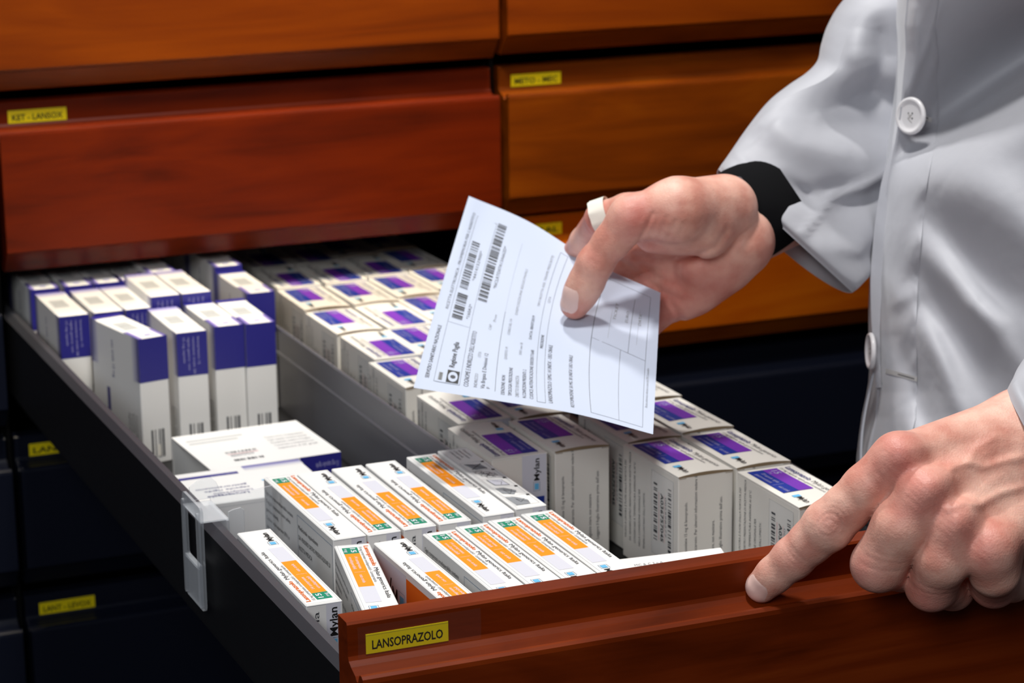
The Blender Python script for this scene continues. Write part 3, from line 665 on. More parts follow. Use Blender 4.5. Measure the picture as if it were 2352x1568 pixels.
# two cartons lying flat in the left compartment
def lying(kind):
    W, L, H = 0.096, (0.090 if kind == 'open' else 0.072), 0.033
    mb = MB()
    if kind == 'open':      # right end closed, left end open: a sleeve of card
        t = 0.0008
        mb.box((-W / 2, -L / 2, H - t), (W / 2, L / 2, H), 'card'); mb.box((-W / 2, -L / 2, 0), (W / 2, L / 2, t), 'card')
        mb.box((-W / 2, -L / 2, t), (W / 2, -L / 2 + t, H - t), 'card'); mb.box((-W / 2, L / 2 - t, t), (W / 2, L / 2, H - t), 'card'); mb.box((W / 2 - t, -L / 2 + t, t), (W / 2, L / 2 - t, H - t), 'card')
        T = Face(mb, (-W / 2, -L / 2, H), (1, 0, 0), (0, 1, 0), W, L)
        T.rect(0.06, 0.80, 0.50, 0.83, 'grey_patch'); T.rect(0.06, 0.72, 0.44, 0.75, 'grey_patch')
        for i in range(5): T.text(['Titolare A.I.C. Composizione', 'Ogni capsula contiene lansopr', 'Eccipienti vedere il foglio', 'Conservare a temperatura non', 'superiore ai 25 gradi'][i], 0.62, 0.62 - 0.08 * i, 0.93, 0.04, 'ink_lt')
        T.text('A036757019', 0.24, 0.26, 0.42, 0.06, 'ink_lt'); T.barcode(0.23, 0.36, 0.47, 0.40, 'ink_soft', 2, 'u', 2, 14); T.barcode(0.23, 0.14, 0.47, 0.19, 'ink_soft', 7, 'u', 2, 14); T.rect(0.23, 0.325, 0.47, 0.335, 'pink', 2)
        Fr = Face(mb, (-W / 2, -L / 2, 0), (1, 0, 0), (0, 0, 1), W, H); Fr.rect(0.68, 0, 1, 1, 'navy_print')
        V = Face(mb, (W / 2, -L / 2, H), (-1, 0, 0), (0, 0, -1), W, H)
        V.text('15 mg capsule rigide', 0.02, 0.18, 0.20, 0.12, 'pale_blue'); V.text('uso orale 14 capsule', 0.02, 0.42, 0.24, 0.12, 'pale_blue')
    else:
        mb.box((-W / 2, -L / 2, 0), (W / 2, L / 2, H), 'card', 0.0008)
        T = Face(mb, (-W / 2, -L / 2, H), (1, 0, 0), (0, 1, 0), W, L)
        T.rect(0.02, 0.79, 0.50, 0.86, 'navy_print'); T.text('15 mg 14 capsule', 0.30, 0.805, 0.48, 0.035, 'pale_blue')
        T.fade(0.56, 0.84, 0.995, 0.99, 'f2f1ee', '3c34a0'); T.fade(0.56, 0.005, 0.995, 0.22, '2c2a86', 'f2f1ee'); T.fade(0.56, 0.22, 0.995, 0.30, 'f2f1ee', 'f2f1ee')
        V = Face(mb, (W / 2, -L / 2 + L, H), (-1, 0, 0), (0, -1, 0), W, L)
        V = Face(mb, (W / 2, L / 2, H), (-1, 0, 0), (0, -1, 0), W, L)
        V.text('Lansoprazolo', 0.56, 0.78, 0.86, 0.06, 'navy_txt', bold=True)
        for i, t in enumerate(('Lansoprazolo', 'capsule rigide', 'gastroresistenti')): V.text(t, 0.52, 0.72 - 0.09 * i, 0.54 + 0.022 * len(t), 0.05, 'navy_txt')
        V.rect(0.30, 0.50, 0.40, 0.53, 'sky', 2)
        Fr = Face(mb, (-W / 2, -L / 2, 0), (1, 0, 0), (0, 0, 1), W, H); Fr.rect(0.58, 0.0, 1.0, 1.0, 'navy_print'); Fr.line(0, 0.9, 0.58, 0.9, 0.0002, 'hair')
    return mb
o = lying('open').build('medicine_carton'); o.location = (0.1135, 0.5290, ZF); o.rotation_euler = (0, 0, math.radians(2.5)); tag(o, 'white carton lying flat with open left end and navy front corner', 'carton')
o = lying('shut').build('medicine_carton'); o.location = (0.0830, 0.4470, ZF); o.rotation_euler = (0, 0, math.radians(0)); tag(o, 'white and violet carton lying flat behind the clear clip panel', 'carton')
# ------------------------------------------------------------------ prescription sheet
def cr(p0, p1, p2, p3, t):
    return 0.5 * ((2 * p1) + (-p0 + p2) * t + (2 * p0 - 5 * p1 + 4 * p2 - p3) * t * t + (-p0 + 3 * p1 - 3 * p2 + p3) * t ** 3)
def spl(A, t):       # Catmull-Rom through rows A (n,k), t in 0..1
    A = np.asarray(A, float); n = len(A) - 1; x = min(max(t, 0), 1) * n; i = min(int(x), n - 1); f = x - i
    g = lambda k: A[min(max(k, 0), n)] if 0 <= k <= n else (2 * A[0] - A[1] if k < 0 else 2 * A[n] - A[n - 1])
    return cr(g(i - 1), A[i], A[i + 1], g(i + 2), f)
# the sheet: s runs from the header edge to the far edge, t from its lower to its upper edge (world metres)
SB = [P(950, 890, 1.505), P(1135, 919, 1.482), P(1322, 950, 1.458), P(1500, 997, 1.434)]
SM = [P(1012, 665, 1.600), P(1160, 715, 1.562), P(1322, 760, 1.522), P(1508, 840, 1.493)]
ST = [P(1077, 450, 1.685), P(1215, 509, 1.640), P(1370, 605, 1.588), P(1517, 672, 1.552)]
def sheet(s, t, k=0.0):
    a, b, c = spl(SB, s), spl(SM, s), spl(ST, s)
    p = a * (1 - t) * (1 - 2 * t) + b * 4 * t * (1 - t) + c * t * (2 * t - 1)
    n = (EYE - p); n /= np.linalg.norm(n)
    w = 0.0016 * math.sin(7 * s + 2.5 * t) + 0.0010 * math.sin(13 * t + 2 * s) + 0.004 * math.exp(-((s - 0.02) / 0.05) ** 2) * math.sin(5 * t + 0.6)
    return p + n * (w + k)
pm = MB()
pm.grid(lambda u, v: sheet(u, v, 0.0), 40, 32, 'paper'); 
class SheetFace(Face):
    # x (text direction) runs up the sheet (t), text "up" points to the header edge (-s)
    def __init__(s, mb): s.mb = mb; s.su = 0.17; s.sv = 0.21; s.bend = None; s.eps = 0.00012
    def pt(s, a, b, k=1): return sheet(1 - b, a, 0.00014 * k)
    def rect(s, u0, v0, u1, v1, mat, k=1, cols=None, sub=1):
        n = max(1, int(max(abs(u1 - u0), abs(v1 - v0)) * 14)); v = []
        for j in range(n + 1):
            if abs(u1 - u0) >= abs(v1 - v0): a = u0 + (u1 - u0) * j / n; v += [s.pt(a, v0, k), s.pt(a, v1, k)]
            else: b = v0 + (v1 - v0) * j / n; v += [s.pt(u0, b, k), s.pt(u1, b, k)]
        s.mb.add(v, [(2 * j, 2 * j + 2, 2 * j + 3, 2 * j + 1) for j in range(n)], mat)
    def line(s, u0, v0, u1, v1, t, mat, k=1):
        if abs(u1 - u0) > abs(v1 - v0): s.rect(u0, v0 - t / s.sv / 2, u1, v0 + t / s.sv / 2, mat, k)
        else: s.rect(u0 - t / s.su / 2, v0, u0 + t / s.su / 2, v1, mat, k)
    def fr(s, u0, v0, u1, v1, t, mat):
        s.line(u0, v0, u1, v0, t, mat); s.line(u0, v1, u1, v1, t, mat); s.line(u0, v0, u0, v1, t, mat); s.line(u1, v0, u1, v1, t, mat)
S = SheetFace(pm)
V = lambda s_: 1 - s_
def row(txt, t0, t1, s_, h=0.016, m='ink_soft', bold=False): S.text(txt, t0, V(s_), t1, h, m, bold=bold)
row('SERVIZIO SANITARIO NAZIONALE', 0.06, 0.33, 0.052, 0.018, 'ink'); row('RICETTA ELETTRONICA - PROMEMORIA PER L\'ASSISTITO', 0.42, 0.93, 0.062, 0.015)
S.fr(0.05, V(0.185), 0.92, V(0.075), 0.0003, 'ink_soft'); S.line(0.36, V(0.185), 0.36, V(0.075), 0.0002, 'ink_lt')
S.rect(0.055, V(0.178), 0.12, V(0.125), 'ink'); 
pm.add([S.pt(0.0875 + 0.026 * math.cos(a), V(0.1515) + 0.021 * math.sin(a), 2) for a in [k * math.pi / 8 for k in range(16)]], [tuple(range(16))], 'paper')
pm.add([S.pt(0.0875 + 0.010 * math.cos(a), V(0.1515) + 0.012 * math.sin(a), 3) for a in [k * math.pi / 4 for k in range(8)]], [tuple(range(8))], 'ink_soft')
S.rect(0.06, V(0.108), 0.10, V(0.090), 'ink_lt'); row('REGIONE', 0.062, 0.098, 0.104, 0.010, 'ink'); row('Regione Puglia', 0.135, 0.27, 0.150, 0.024, 'ink', True)
def bc(t0, t1, sa, sb, seed, n): S.barcode(t0, V(sb), t1, V(sa), 'ink', seed, 'u', 2, n)
bc(0.385, 0.52, 0.088, 0.140, 1, 14); row('*160A2*', 0.40, 0.48, 0.172, 0.016)
bc(0.545, 0.80, 0.088, 0.130, 2, 26); row('*4414152900*', 0.60, 0.76, 0.156, 0.016)
bc(0.515, 0.93, 0.192, 0.238, 3, 40); row('*NCLRTD07A13A662D*', 0.60, 0.83, 0.268, 0.016)
row('COGNOME E INDIRIZZO DELL\'ASSISTITO', 0.05, 0.35, 0.222, 0.022); row('INDIRIZZO', 0.055, 0.13, 0.258, 0.015, 'ink_lt'); row('CITTA', 0.22, 0.25, 0.258, 0.014, 'ink_lt'); row('Via Brigata E Divisioni 12', 0.055, 0.25, 0.290, 0.018, 'ink')
row('CAP', 0.38, 0.41, 0.285, 0.014, 'ink_lt'); row('Prov', 0.43, 0.47, 0.300, 0.014, 'ink_lt'); row('F', 0.06, 0.07, 0.312, 0.014)
S.line(0.05, V(0.335), 0.50, V(0.335), 0.0004, 'ink'); S.line(0.50, V(0.335), 0.88, V(0.335), 0.0002, 'ink_lt')
for i, (t, a, b) in enumerate((('ESENZIONE: NON', 0.04, 0.15), ('TIPOLOGIA PRESCRIZIONE', 0.04, 0.20), ('DIRITTO DI NASCITA', 0.04, 0.16), ('N.CONFEZIONI PRESENTI: 2', 0.04, 0.20), ('CODICE AUTENTICAZIONE 030320171640', 0.04, 0.32))): row(t, a, b, 0.375 + 0.030 * i, 0.016, 'ink_soft' if i != 2 else 'ink_lt')
row('QUESITO: M', 0.24, 0.31, 0.375, 0.013, 'ink_lt'); row('CODICE ASL: 114', 0.38, 0.47, 0.375, 0.013, 'ink_lt'); row('DISPOSIZIONI REGIONALI', 0.50, 0.76, 0.395, 0.013, 'ink_lt'); row('DATA: 08/07/2019', 0.38, 0.52, 0.478, 0.014, 'ink_soft'); row('37071 mm 18', 0.28, 0.35, 0.440, 0.013, 'ink_lt')
row('TIPO RICETTA ASSL TERAPIE PRESCRITTE', 0.58, 0.90, 0.490, 0.012, 'ink_lt')
S.fr(0.03, V(0.545), 0.94, V(0.510), 0.0003, 'ink'); row('PRESCRIZIONE', 0.34, 0.42, 0.533, 0.014, 'ink'); row('QTA', 0.62, 0.66, 0.533, 0.012, 'ink_lt')
row('LANSOPRAZOLO 15MG 14 UNITA\' - USO ORALE', 0.035, 0.37, 0.575, 0.018, 'ink_soft'); row('KETOPROFENE 50 MG 30 UNITA\' USO ORALE', 0.035, 0.34, 0.665, 0.016, 'ink_soft'); row('NOTA', 0.86, 0.90, 0.62, 0.012, 'ink_lt')
S.fr(0.85, V(0.64), 0.93, V(0.595), 0.0002, 'ink_lt')
S.fr(0.03, V(0.955), 0.94, V(0.735), 0.0003, 'ink_soft'); S.line(0.03, V(0.735), 0.94, V(0.735), 0.0004, 'ink')
S.line(0.50, V(0.955), 0.50, V(0.735), 0.0003, 'ink_soft'); S.line(0.03, V(0.855), 0.50, V(0.855), 0.0003, 'ink_soft'); S.line(0.50, V(0.885), 0.88, V(0.885), 0.0003, 'ink_soft')
row('TICKET', 0.68, 0.80, 0.82, 0.012, 'ink_lt'); row('EURO', 0.70, 0.78, 0.87, 0.012, 'ink_lt'); row('DATA', 0.72, 0.80, 0.925, 0.012, 'ink_lt'); S.line(0.54, V(0.80), 0.74, V(0.80), 0.0002, 'ink_lt'); S.line(0.58, V(0.915), 0.82, V(0.915), 0.0002, 'ink_lt')
row('Ricetta elettronica rilasciata ai sensi del DM 2 novembre', 0.18, 0.46, 0.972, 0.010, 'ink_lt')
sh = pm.build('prescription_sheet'); tag(sh, 'white printed prescription sheet with barcodes held between thumb and fingers', 'paper')

# ------------------------------------------------------------------ person: signed-distance hands, cloth
def nets(fn, lo, hi, h):
    lo = np.array(lo); n = np.ceil((np.array(hi) - lo) / h).astype(int) + 1
    ax = [lo[i] + h * np.arange(n[i]) for i in range(3)]
    X, Y, Z = np.meshgrid(*ax, indexing='ij'); Q = np.stack([X, Y, Z], -1).astype(np.float32).reshape(-1, 3)
    D = fn(Q).reshape(n)
    S_ = D < 0
    c = np.zeros(np.array(D.shape) - 1, int)
    for i in (0, 1):
        for j in (0, 1):
            for k in (0, 1): c += S_[i:i + c.shape[0], j:j + c.shape[1], k:k + c.shape[2]]
    act = (c > 0) & (c < 8); idx = -np.ones(act.shape, int); ii = np.argwhere(act); idx[act] = np.arange(len(ii))
    acc = np.zeros((len(ii), 3)); cnt = np.zeros(len(ii))
    cor = [(a, b, d) for a in (0, 1) for b in (0, 1) for d in (0, 1)]
    for a in cor:
        for b in cor:
            if sum(abs(p - q) for p, q in zip(a, b)) != 1 or a > b: continue
            da = D[ii[:, 0] + a[0], ii[:, 1] + a[1], ii[:, 2] + a[2]]; db = D[ii[:, 0] + b[0], ii[:, 1] + b[1], ii[:, 2] + b[2]]
            m = (da < 0) != (db < 0); t = np.where(m, da / np.where(m, da - db, 1), 0)
            acc += np.where(m[:, None], np.array(a) + t[:, None] * (np.array(b) - np.array(a)), 0); cnt += m
    V_ = lo + h * (ii + acc / cnt[:, None]); Fc = []
    for ax_ in range(3):
        sl0 = [slice(None)] * 3; sl1 = [slice(None)] * 3; sl0[ax_] = slice(0, -1); sl1[ax_] = slice(1, None)
        a = S_[tuple(sl0)]; b = S_[tuple(sl1)]; e = np.argwhere(a != b); o = [i for i in range(3) if i != ax_]
        ok = np.all([(e[:, q] > 0) & (e[:, q] < np.array(D.shape)[q] - 1) for q in o], axis=0); e = e[ok]
        ins = a[tuple(e.T)]
        def g(d0, d1):
            t = e.copy(); t[:, o[0]] -= d0; t[:, o[1]] -= d1; return idx[tuple(t.T)]
        q = np.stack([g(1, 1), g(0, 1), g(0, 0), g(1, 0)], 1)
        fl = ins if ax_ != 1 else ~ins
        q[~fl] = q[~fl][:, ::-1]; Fc.append(q)
    return V_, np.concatenate(Fc)
def cap(Q, a, b, ra, rb):
    a = np.array(a, np.float32); b = np.array(b, np.float32); ab = b - a; t = np.clip(((Q - a) @ ab) / (ab @ ab), 0, 1)
    return np.linalg.norm(Q - a - t[:, None] * ab, axis=1) - (ra + (rb - ra) * t)
def smin(a, b, k):
    h = np.clip(0.5 + 0.5 * (b - a) / k, 0, 1); return b * (1 - h) + a * h - k * h * (1 - h)
def chain(Q, pts, k=0.004):
    d = None
    for (a, ra), (b, rb) in zip(pts, pts[1:]):
        e = cap(Q, a, b, ra, rb); d = e if d is None else smin(d, e, k)
    return d
def wrinkle(Q, c, ax, offs, amp, w, R, side=None):
    """small skin folds across a joint; side = direction they face"""
    c = np.array(c); ax = np.array(ax) / np.linalg.norm(ax); r = Q - c; s = r @ ax; m = np.exp(-(np.einsum('ij,ij->i', r, r) / R ** 2) ** 2)
    if side is not None:
        sd = np.array(side) / np.linalg.norm(side); m = m * np.clip((r @ sd) / (R * 0.35), 0, 1)
    o = 0
    for f in offs: o = o + np.exp(-((s - f) / w) ** 2)
    return o * amp * m
def J(lst, ds=0.0, rs=1.0): return [(P(x, y, d + ds), r * rs) for x, y, d, r in lst]

# left hand resting on the drawer front
LI = J([(1750, 1346, 1.288, .0088), (1778, 1320, 1.283, .0096), (1822, 1281, 1.277, .0110), (1864, 1243, 1.271, .0114), (1902, 1207, 1.265, .0133), (1945, 1166, 1.261, .0122), (1990, 1122, 1.258, .0128), (2066, 1060, 1.257, .0150)])
LM = J([(2128, 1138, 1.250, .0155), (2070, 1212, 1.250, .0148), (2018, 1296, 1.262, .0142)]); LMb = J([(2018, 1296, 1.262, .0140), (2072, 1306, 1.282, .0115), (2110, 1268, 1.290, .0100)])
LR = J([(2192, 1210, 1.250, .0150), (2165, 1285, 1.252, .0136), (2139, 1344, 1.272, .0134)]); LRb = J([(2139, 1344, 1.272, .0130), (2188, 1352, 1.297, .0110), (2225, 1310, 1.305, .0100)])
LP = J([(2272, 1262, 1.252, .0142), (2284, 1310, 1.262, .0126), (2282, 1341, 1.288, .0122)]); LPb = J([(2282, 1341, 1.288, .0120), (2325, 1335, 1.312, .0105), (2345, 1300, 1.318, .0095)])
LT = J([(2290, 1085, 1.315, .0150), (2190, 1130, 1.318, .0125), (2115, 1160, 1.312, .0105)])
LW = P(2372, 1025, 1.315); LE = P(2640, 770, 1.42)
eyedir = EYE - P(2100, 1150, 1.26); eyedir /= np.linalg.norm(eyedir)
def left_sdf(Q):
    d = chain(Q, LI, .003)
    for a, b in ((LM, LMb), (LR, LRb), (LP, LPb)): d = smin(d, smin(chain(Q, a, .004), chain(Q, b, .003), .003), .0012)
    mc = None
    for (x, y, dd, r), e, re in (((2066, 1060, 1.260, .0135), (2335, 985, 1.308), .0190), ((2130, 1140, 1.254, .0135), (2352, 1025, 1.302), .0195), ((2194, 1212, 1.254, .0130), (2372, 1075, 1.302), .0190), ((2272, 1264, 1.254, .0140), (2395, 1125, 1.304), .0190)):
        c = cap(Q, P(x, y, dd), P(*e), r, re); mc = c if mc is None else smin(mc, c, .012)
    mc = smin(mc, cap(Q, P(2110, 1110, 1.285), P(2330, 1060, 1.325), .016, .02), .01)
    d = smin(d, mc, .006)
    d = smin(d, chain(Q, LT, .004), .006)
    d = smin(d, cap(Q, LW, LE, .0275, .038), .016)
    # tendons, veins, knuckles
    def streak(pts, dref):
        best = None
        for (x0, y0), (x1, y1) in zip(pts, pts[1:]):
            a = P(x0, y0, dref); b = P(x1, y1, dref); t = np.clip(((Q - a) @ (b - a)) / ((b - a) @ (b - a)), 0, 1); r = (Q - a) - t[:, None] * (b - a)
            r = r - (r @ eyedir)[:, None] * eyedir; e = np.linalg.norm(r, axis=1); best = e if best is None else np.minimum(best, e)
        return best
    for x, y, dd, r in ((2062, 1050, 1.248, .0080), (2122, 1130, 1.2415, .0085), (2190, 1205, 1.2430, .0075), (2268, 1255, 1.2480, .0070)):
        d = smin(d, np.linalg.norm(Q - P(x, y, dd), axis=1) - r, .012)
    for pts, am, w in ((((2186, 1072), (2225, 1062), (2262, 1073), (2305, 1058), (2345, 1050)), .0011, .0022), (((2175, 1168), (2215, 1150), (2250, 1158), (2300, 1132), (2350, 1118)), .0012, .0024),
                       (((2225, 1062), (2240, 1030), (2290, 1000)), .0005, .0020), (((2135, 1120), (2220, 1060), (2300, 1010)), .0009, .0060), (((2200, 1190), (2260, 1120), (2320, 1060)), .0009, .0060), (((2080, 1045), (2170, 1012), (2270, 985)), .0007, .0060)):
        d = d - am * np.exp(-(streak(pts, 1.26) / w) ** 2)
    for pts, am, w in ((((2090, 1085), (2150, 1050), (2230, 1020)), .0010, .0070), (((2165, 1170), (2230, 1110), (2300, 1060)), .0012, .0070), (((2235, 1235), (2290, 1180), (2350, 1130)), .0012, .0070)):
        d = d + am * np.exp(-(streak(pts, 1.26) / w) ** 2)
    # folds
    pip = P(1900, 1206, 1.252); ax = P(1864, 1243, 1.271) - P(1945, 1166, 1.261)
    rr_ = Q - P(1902, 1206, 1.250); axn = ax / np.linalg.norm(ax); s1 = rr_ @ axn; up = np.cross(axn, eyedir); s2 = rr_ @ up; face = np.clip((rr_ @ eyedir + .006) / .006, 0, 1)
    rad = np.sqrt((s1 / 1.05) ** 2 + (s2 / 0.85) ** 2)
    for r0, am in ((.0030, .0005), (.0060, .0009), (.0088, .0006), (.0115, .0003)): d = d + am * np.exp(-((rad - r0) / .0008) ** 2) * face * (s2 < .012)
    d = d + wrinkle(Q, P(1822, 1281, 1.268), ax, (-.0045, -.0015, .0015, .0045), .00055, .0007, .011, eyedir)
    d = d + wrinkle(Q, P(1985, 1125, 1.248), ax, (-.012, -.006, 0, .007, .013), .0003, .0010, .018, eyedir)
    for x, y, dd, a_ in ((2060, 1060, 1.242, .6), (2122, 1138, 1.235, 1), (2190, 1210, 1.236, .9), (2265, 1258, 1.240, .8)):
        d = d + wrinkle(Q, P(x, y, dd), P(x - 60, y + 70, dd) - P(x, y, dd), (-.006, -.003, 0, .003, .006), .00035 * a_, .0007, .011)
    for x, y, dd in ((2018, 1300, 1.250), (2139, 1350, 1.260), (2282, 1345, 1.276)):
        d = d + wrinkle(Q, P(x, y, dd), P(x - 10, y + 70, dd + .01) - P(x, y, dd), (-.009, -.005, .0), .0003, .0008, .012)
    return d
flushL = [(P(2062, 1050, 1.245), .018, .55), (P(2122, 1135, 1.238), .016, .6), (P(2190, 1210, 1.24), .014, .5), (P(2265, 1258, 1.243), .014, .5), (P(1980, 1310, 1.25), .014, .45), (P(2134, 1375, 1.26), .014, .5), (P(2278, 1375, 1.28), .014, .5), (P(1840, 1265, 1.27), .016, .3), (P(1902, 1207, 1.25), .010, .25)]

# right hand holding the sheet
RD = 0.032; RS = 1.02
RT = J([(1320, 699, 1.497, .0092), (1334, 672, 1.494, .0104), (1348, 645, 1.491, .0108), (1366, 606, 1.486, .0110), (1405, 555, 1.482, .0112), (1450, 500, 1.476, .0138)], RD, RS)
RTm = J([(1450, 500, 1.478, .0130), (1555, 482, 1.480, .0185), (1662, 478, 1.515, .0215)], RD, RS)
RI = J([(1500, 478, 1.515, .0120), (1440, 485, 1.522, .0112), (1384, 503, 1.532, .0112), (1345, 555, 1.562, .0102), (1318, 595, 1.588, .0100), (1285, 655, 1.606, .0086)], RD, RS)
RM = J([(1530, 560, 1.540, .0125), (1465, 590, 1.552, .0112), (1400, 640, 1.576, .0105), (1350, 720, 1.580, .0095)], RD, RS)
RR = J([(1570, 615, 1.545, .0120), (1500, 640, 1.558, .0112), (1430, 690, 1.574, .0104), (1385, 770, 1.572, .0092)], RD, RS)
RP = J([(1610, 665, 1.540, .0115), (1560, 690, 1.550, .0106), (1508, 722, 1.552, .0098), (1460, 780, 1.548, .0088)], RD, RS)
r3 = [0.0]
def right_sdf(Q):
    q = lambda x, y, d: P(x, y, d + RD)
    d = chain(Q, RI, .003)
    for c in (RM, RR, RP): d = smin(d, chain(Q, c, .003), .0014)
    palm = cap(Q, q(1690, 500, 1.545), q(1530, 500, 1.520), .0235, .0170)
    for a, b, ra, rb in (((1700, 560, 1.535), (1590, 655, 1.545), .0210, .0185), ((1690, 530, 1.540), (1545, 590, 1.548), .0210, .0160), ((1610, 610, 1.525), (1700, 560, 1.525), .0150, .0180), ((1660, 610, 1.535), (1560, 690, 1.545), .0170, .0125)):
        palm = smin(palm, cap(Q, q(*a), q(*b), ra, rb), .010)
    d = smin(d, palm, .005)
    th = smin(chain(Q, RT, .004), chain(Q, RTm, .010), .006)
    th = smin(th, cap(Q, q(1500, 540, 1.497), q(1620, 535, 1.500), .0115, .0165), .010)
    d = smin(d, th, .0030)
    d = smin(d, cap(Q, q(1700, 462, 1.556), q(1860, 392, 1.640), .0215, .0270), .012)
    d = smin(d, cap(Q, q(1716, 536, 1.558), q(1870, 446, 1.640), .0215, .0270), .012)
    ed = EYE - q(1450, 550, 1.48); ed = ed / np.linalg.norm(ed)
    # thumb joint creases, thenar folds, palm crease
    ax = q(1405, 555, 1.482) - q(1348, 645, 1.491)
    d = d + wrinkle(Q, q(1358, 612, 1.476), ax, (-.0035, 0.0, .0035), .0007, .0007, .0100, ed)
    d = d + wrinkle(Q, q(1352, 655, 1.480), ax, (-.003, .001), .0003, .0007, .010, ed)
    for i, (x0, y0, x1, y1) in enumerate(((1470, 555, 1500, 490), (1485, 565, 1515, 492), (1502, 572, 1532, 498), (1520, 575, 1552, 508), (1542, 575, 1572, 515))):
        a = q(x0, y0, 1.468); b = q(x1, y1, 1.462); t = np.clip(((Q - a) @ (b - a)) / ((b - a) @ (b - a)), 0, 1); rr2 = (Q - a) - t[:, None] * (b - a)
        rr2 = rr2 - (rr2 @ ed)[:, None] * ed
        d = d + (.0012 if i == 0 else .0005) * np.exp(-(np.linalg.norm(rr2, axis=1) / .0014) ** 2) * np.clip((((Q - a) @ ed) + .02) / .01, 0, 1)
    for pts, am in ((((1462, 588), (1520, 598), (1590, 590), (1640, 565), (1665, 530)), .0016), (((1430, 603), (1480, 640), (1520, 668), (1562, 690)), .0014), (((1455, 590), (1510, 640), (1560, 655)), .0007), (((1530, 680), (1548, 705), (1565, 733)), .0014)):
        best = None
        for (x0, y0), (x1, y1) in zip(pts, pts[1:]):
            a = q(x0, y0, 1.52); b = q(x1, y1, 1.52); t = np.clip(((Q - a) @ (b - a)) / ((b - a) @ (b - a)), 0, 1); rr2 = (Q - a) - t[:, None] * (b - a)
            rr2 = rr2 - (rr2 @ ed)[:, None] * ed; e = np.linalg.norm(rr2, axis=1); best = e if best is None else np.minimum(best, e)
        d = d + am * np.exp(-(best / .0022) ** 2)
    ax = q(1440, 485, 1.522) - q(1345, 555, 1.535)
    d = d + wrinkle(Q, q(1362, 522, 1.520), ax, (-.006, -.002, .002, .006), .0008, .0009, .011)
    return d
flushR = [(P(1450, 500, 1.488), .018, .6), (P(1340, 600, 1.508), .012, .25), (P(1366, 510, 1.558), .016, .5), (P(1620, 640, 1.558), .03, .45), (P(1480, 570, 1.518), .015, .4), (P(1560, 680, 1.568), .03, .5), (P(1470, 640, 1.588), .03, .5), (P(1325, 715, 1.518), .010, .35), (P(1290, 600, 1.568), .02, .3)]
# upper arms and torso, hidden in the coat
def body_sdf(Q):
    tor = cap(Q, (0.72, 0.22, -0.35), (0.74, 0.24, 0.30), .10, .10)
    for a, b, ra, rb in ((P(1860, 412, 1.673), P(2060, 300, 1.765), .027, .030), (P(2060, 300, 1.765), (0.72, 0.40, 0.34), .030, .045), (LE, (0.70, 0.06, 0.16), .036, .040), ((0.70, 0.06, 0.16), (0.74, 0.12, 0.34), .040, .045), ((0.72, 0.40, 0.34), (0.74, 0.12, 0.34), .045, .045)):
        tor = smin(tor, cap(Q, a, b, ra, rb), .03)
    return tor

def bounds(chains, pad):
    pts = np.array([p for c in chains for p, r in c]); return pts.min(0) - pad, pts.max(0) + pad
HV = 0.00112
verts, faces, flush = [], [], []
def put(fn, lo, hi, h, fl):
    v, f = nets(fn, lo, hi, h); n = sum(len(x) for x in verts)
    a = np.zeros(len(v))
    for c, r, s_ in fl: a = np.maximum(a, s_ * np.exp(-(np.linalg.norm(v - c, axis=1) / r) ** 2))
    verts.append(v); faces.append(f + n); flush.append(a)
lo, hi = bounds([LI, LM, LR, LRb, LP, LPb, LT, [(LW, 0)], [(P(2470, 930, 1.36), 0)]], 0.030); put(left_sdf, lo, hi, HV, flushL)
lo, hi = bounds([RT, RTm, RI, RM, RR, RP, [(P(1780, 440, 1.60), 0)], [(P(1750, 560, 1.58), 0)]], 0.034); put(right_sdf, lo, hi, HV, flushR)
put(body_sdf, (0.42, -0.14, -0.50), (0.90, 0.56, 0.47), 0.010, [])
V_ = np.concatenate(verts); F_ = np.concatenate(faces)
me = bpy.data.meshes.new('person'); me.from_pydata(V_.tolist(), [], F_.tolist()); me.materials.append(M['skin'])
me.polygons.foreach_set('use_smooth', [True] * len(me.polygons))
at = me.attributes.new('Flush', 'FLOAT', 'POINT'); at.data.foreach_set('value', np.concatenate(flush).astype('f'))
PERSON = bpy.data.objects.new('person', me); COL.objects.link(PERSON)
tag(PERSON, 'person in white lab coat, hand on the drawer, other hand holding a sheet', 'person')

def nail(sdf, center, tip, nrm, wid, length, name='fingernail'):
    # curved plate pressed onto the skin surface
    c = np.array(center); t = np.array(tip) - c; t /= np.linalg.norm(t); n = np.array(nrm) / np.linalg.norm(nrm); n = n - (n @ t) * t; n /= np.linalg.norm(n); b = np.cross(t, n)
    K = 18; pts = []; lift = []
    for j in range(K + 1):
        for i in range(K + 1):
            a = (i / K - .5) * 2; q = (j / K - .5) * 2
            ww = wid / 2 * (math.sqrt(max(0, 1 - (max(0, q - .25) / .75) ** 2 * .75)) if q > 0 else math.sqrt(max(0, 1 - (max(0, -q - .4) / .6) ** 2 * .55)))
            pts.append(c + b * a * ww + t * q * length / 2 + n * .014); e = max(abs(a), abs(q)); lift.append(0.00045 * (1 - e ** 6) - 0.0001)
    Q = np.array(pts, np.float32)
    for _ in range(40):
        dd = sdf(Q); Q = Q - np.clip(dd, -.002, .004)[:, None] * n.astype(np.float32) * .8
    Q = Q + np.array(lift)[:, None] * n
    mb = MB(); mb.add(Q.tolist(), [(j * (K + 1) + i, j * (K + 1) + i + 1, (j + 1) * (K + 1) + i + 1, (j + 1) * (K + 1) + i) for j in range(K) for i in range(K)], 'nail', None, True)
    return mb.build(name, PERSON)
ed = EYE - P(1745, 1350, 1.28); ed /= np.linalg.norm(ed)
rt = P(1760, 1350, 1.28) - P(1745, 1350, 1.28); rt /= np.linalg.norm(rt)
nc = P(1745, 1350, 1.288)
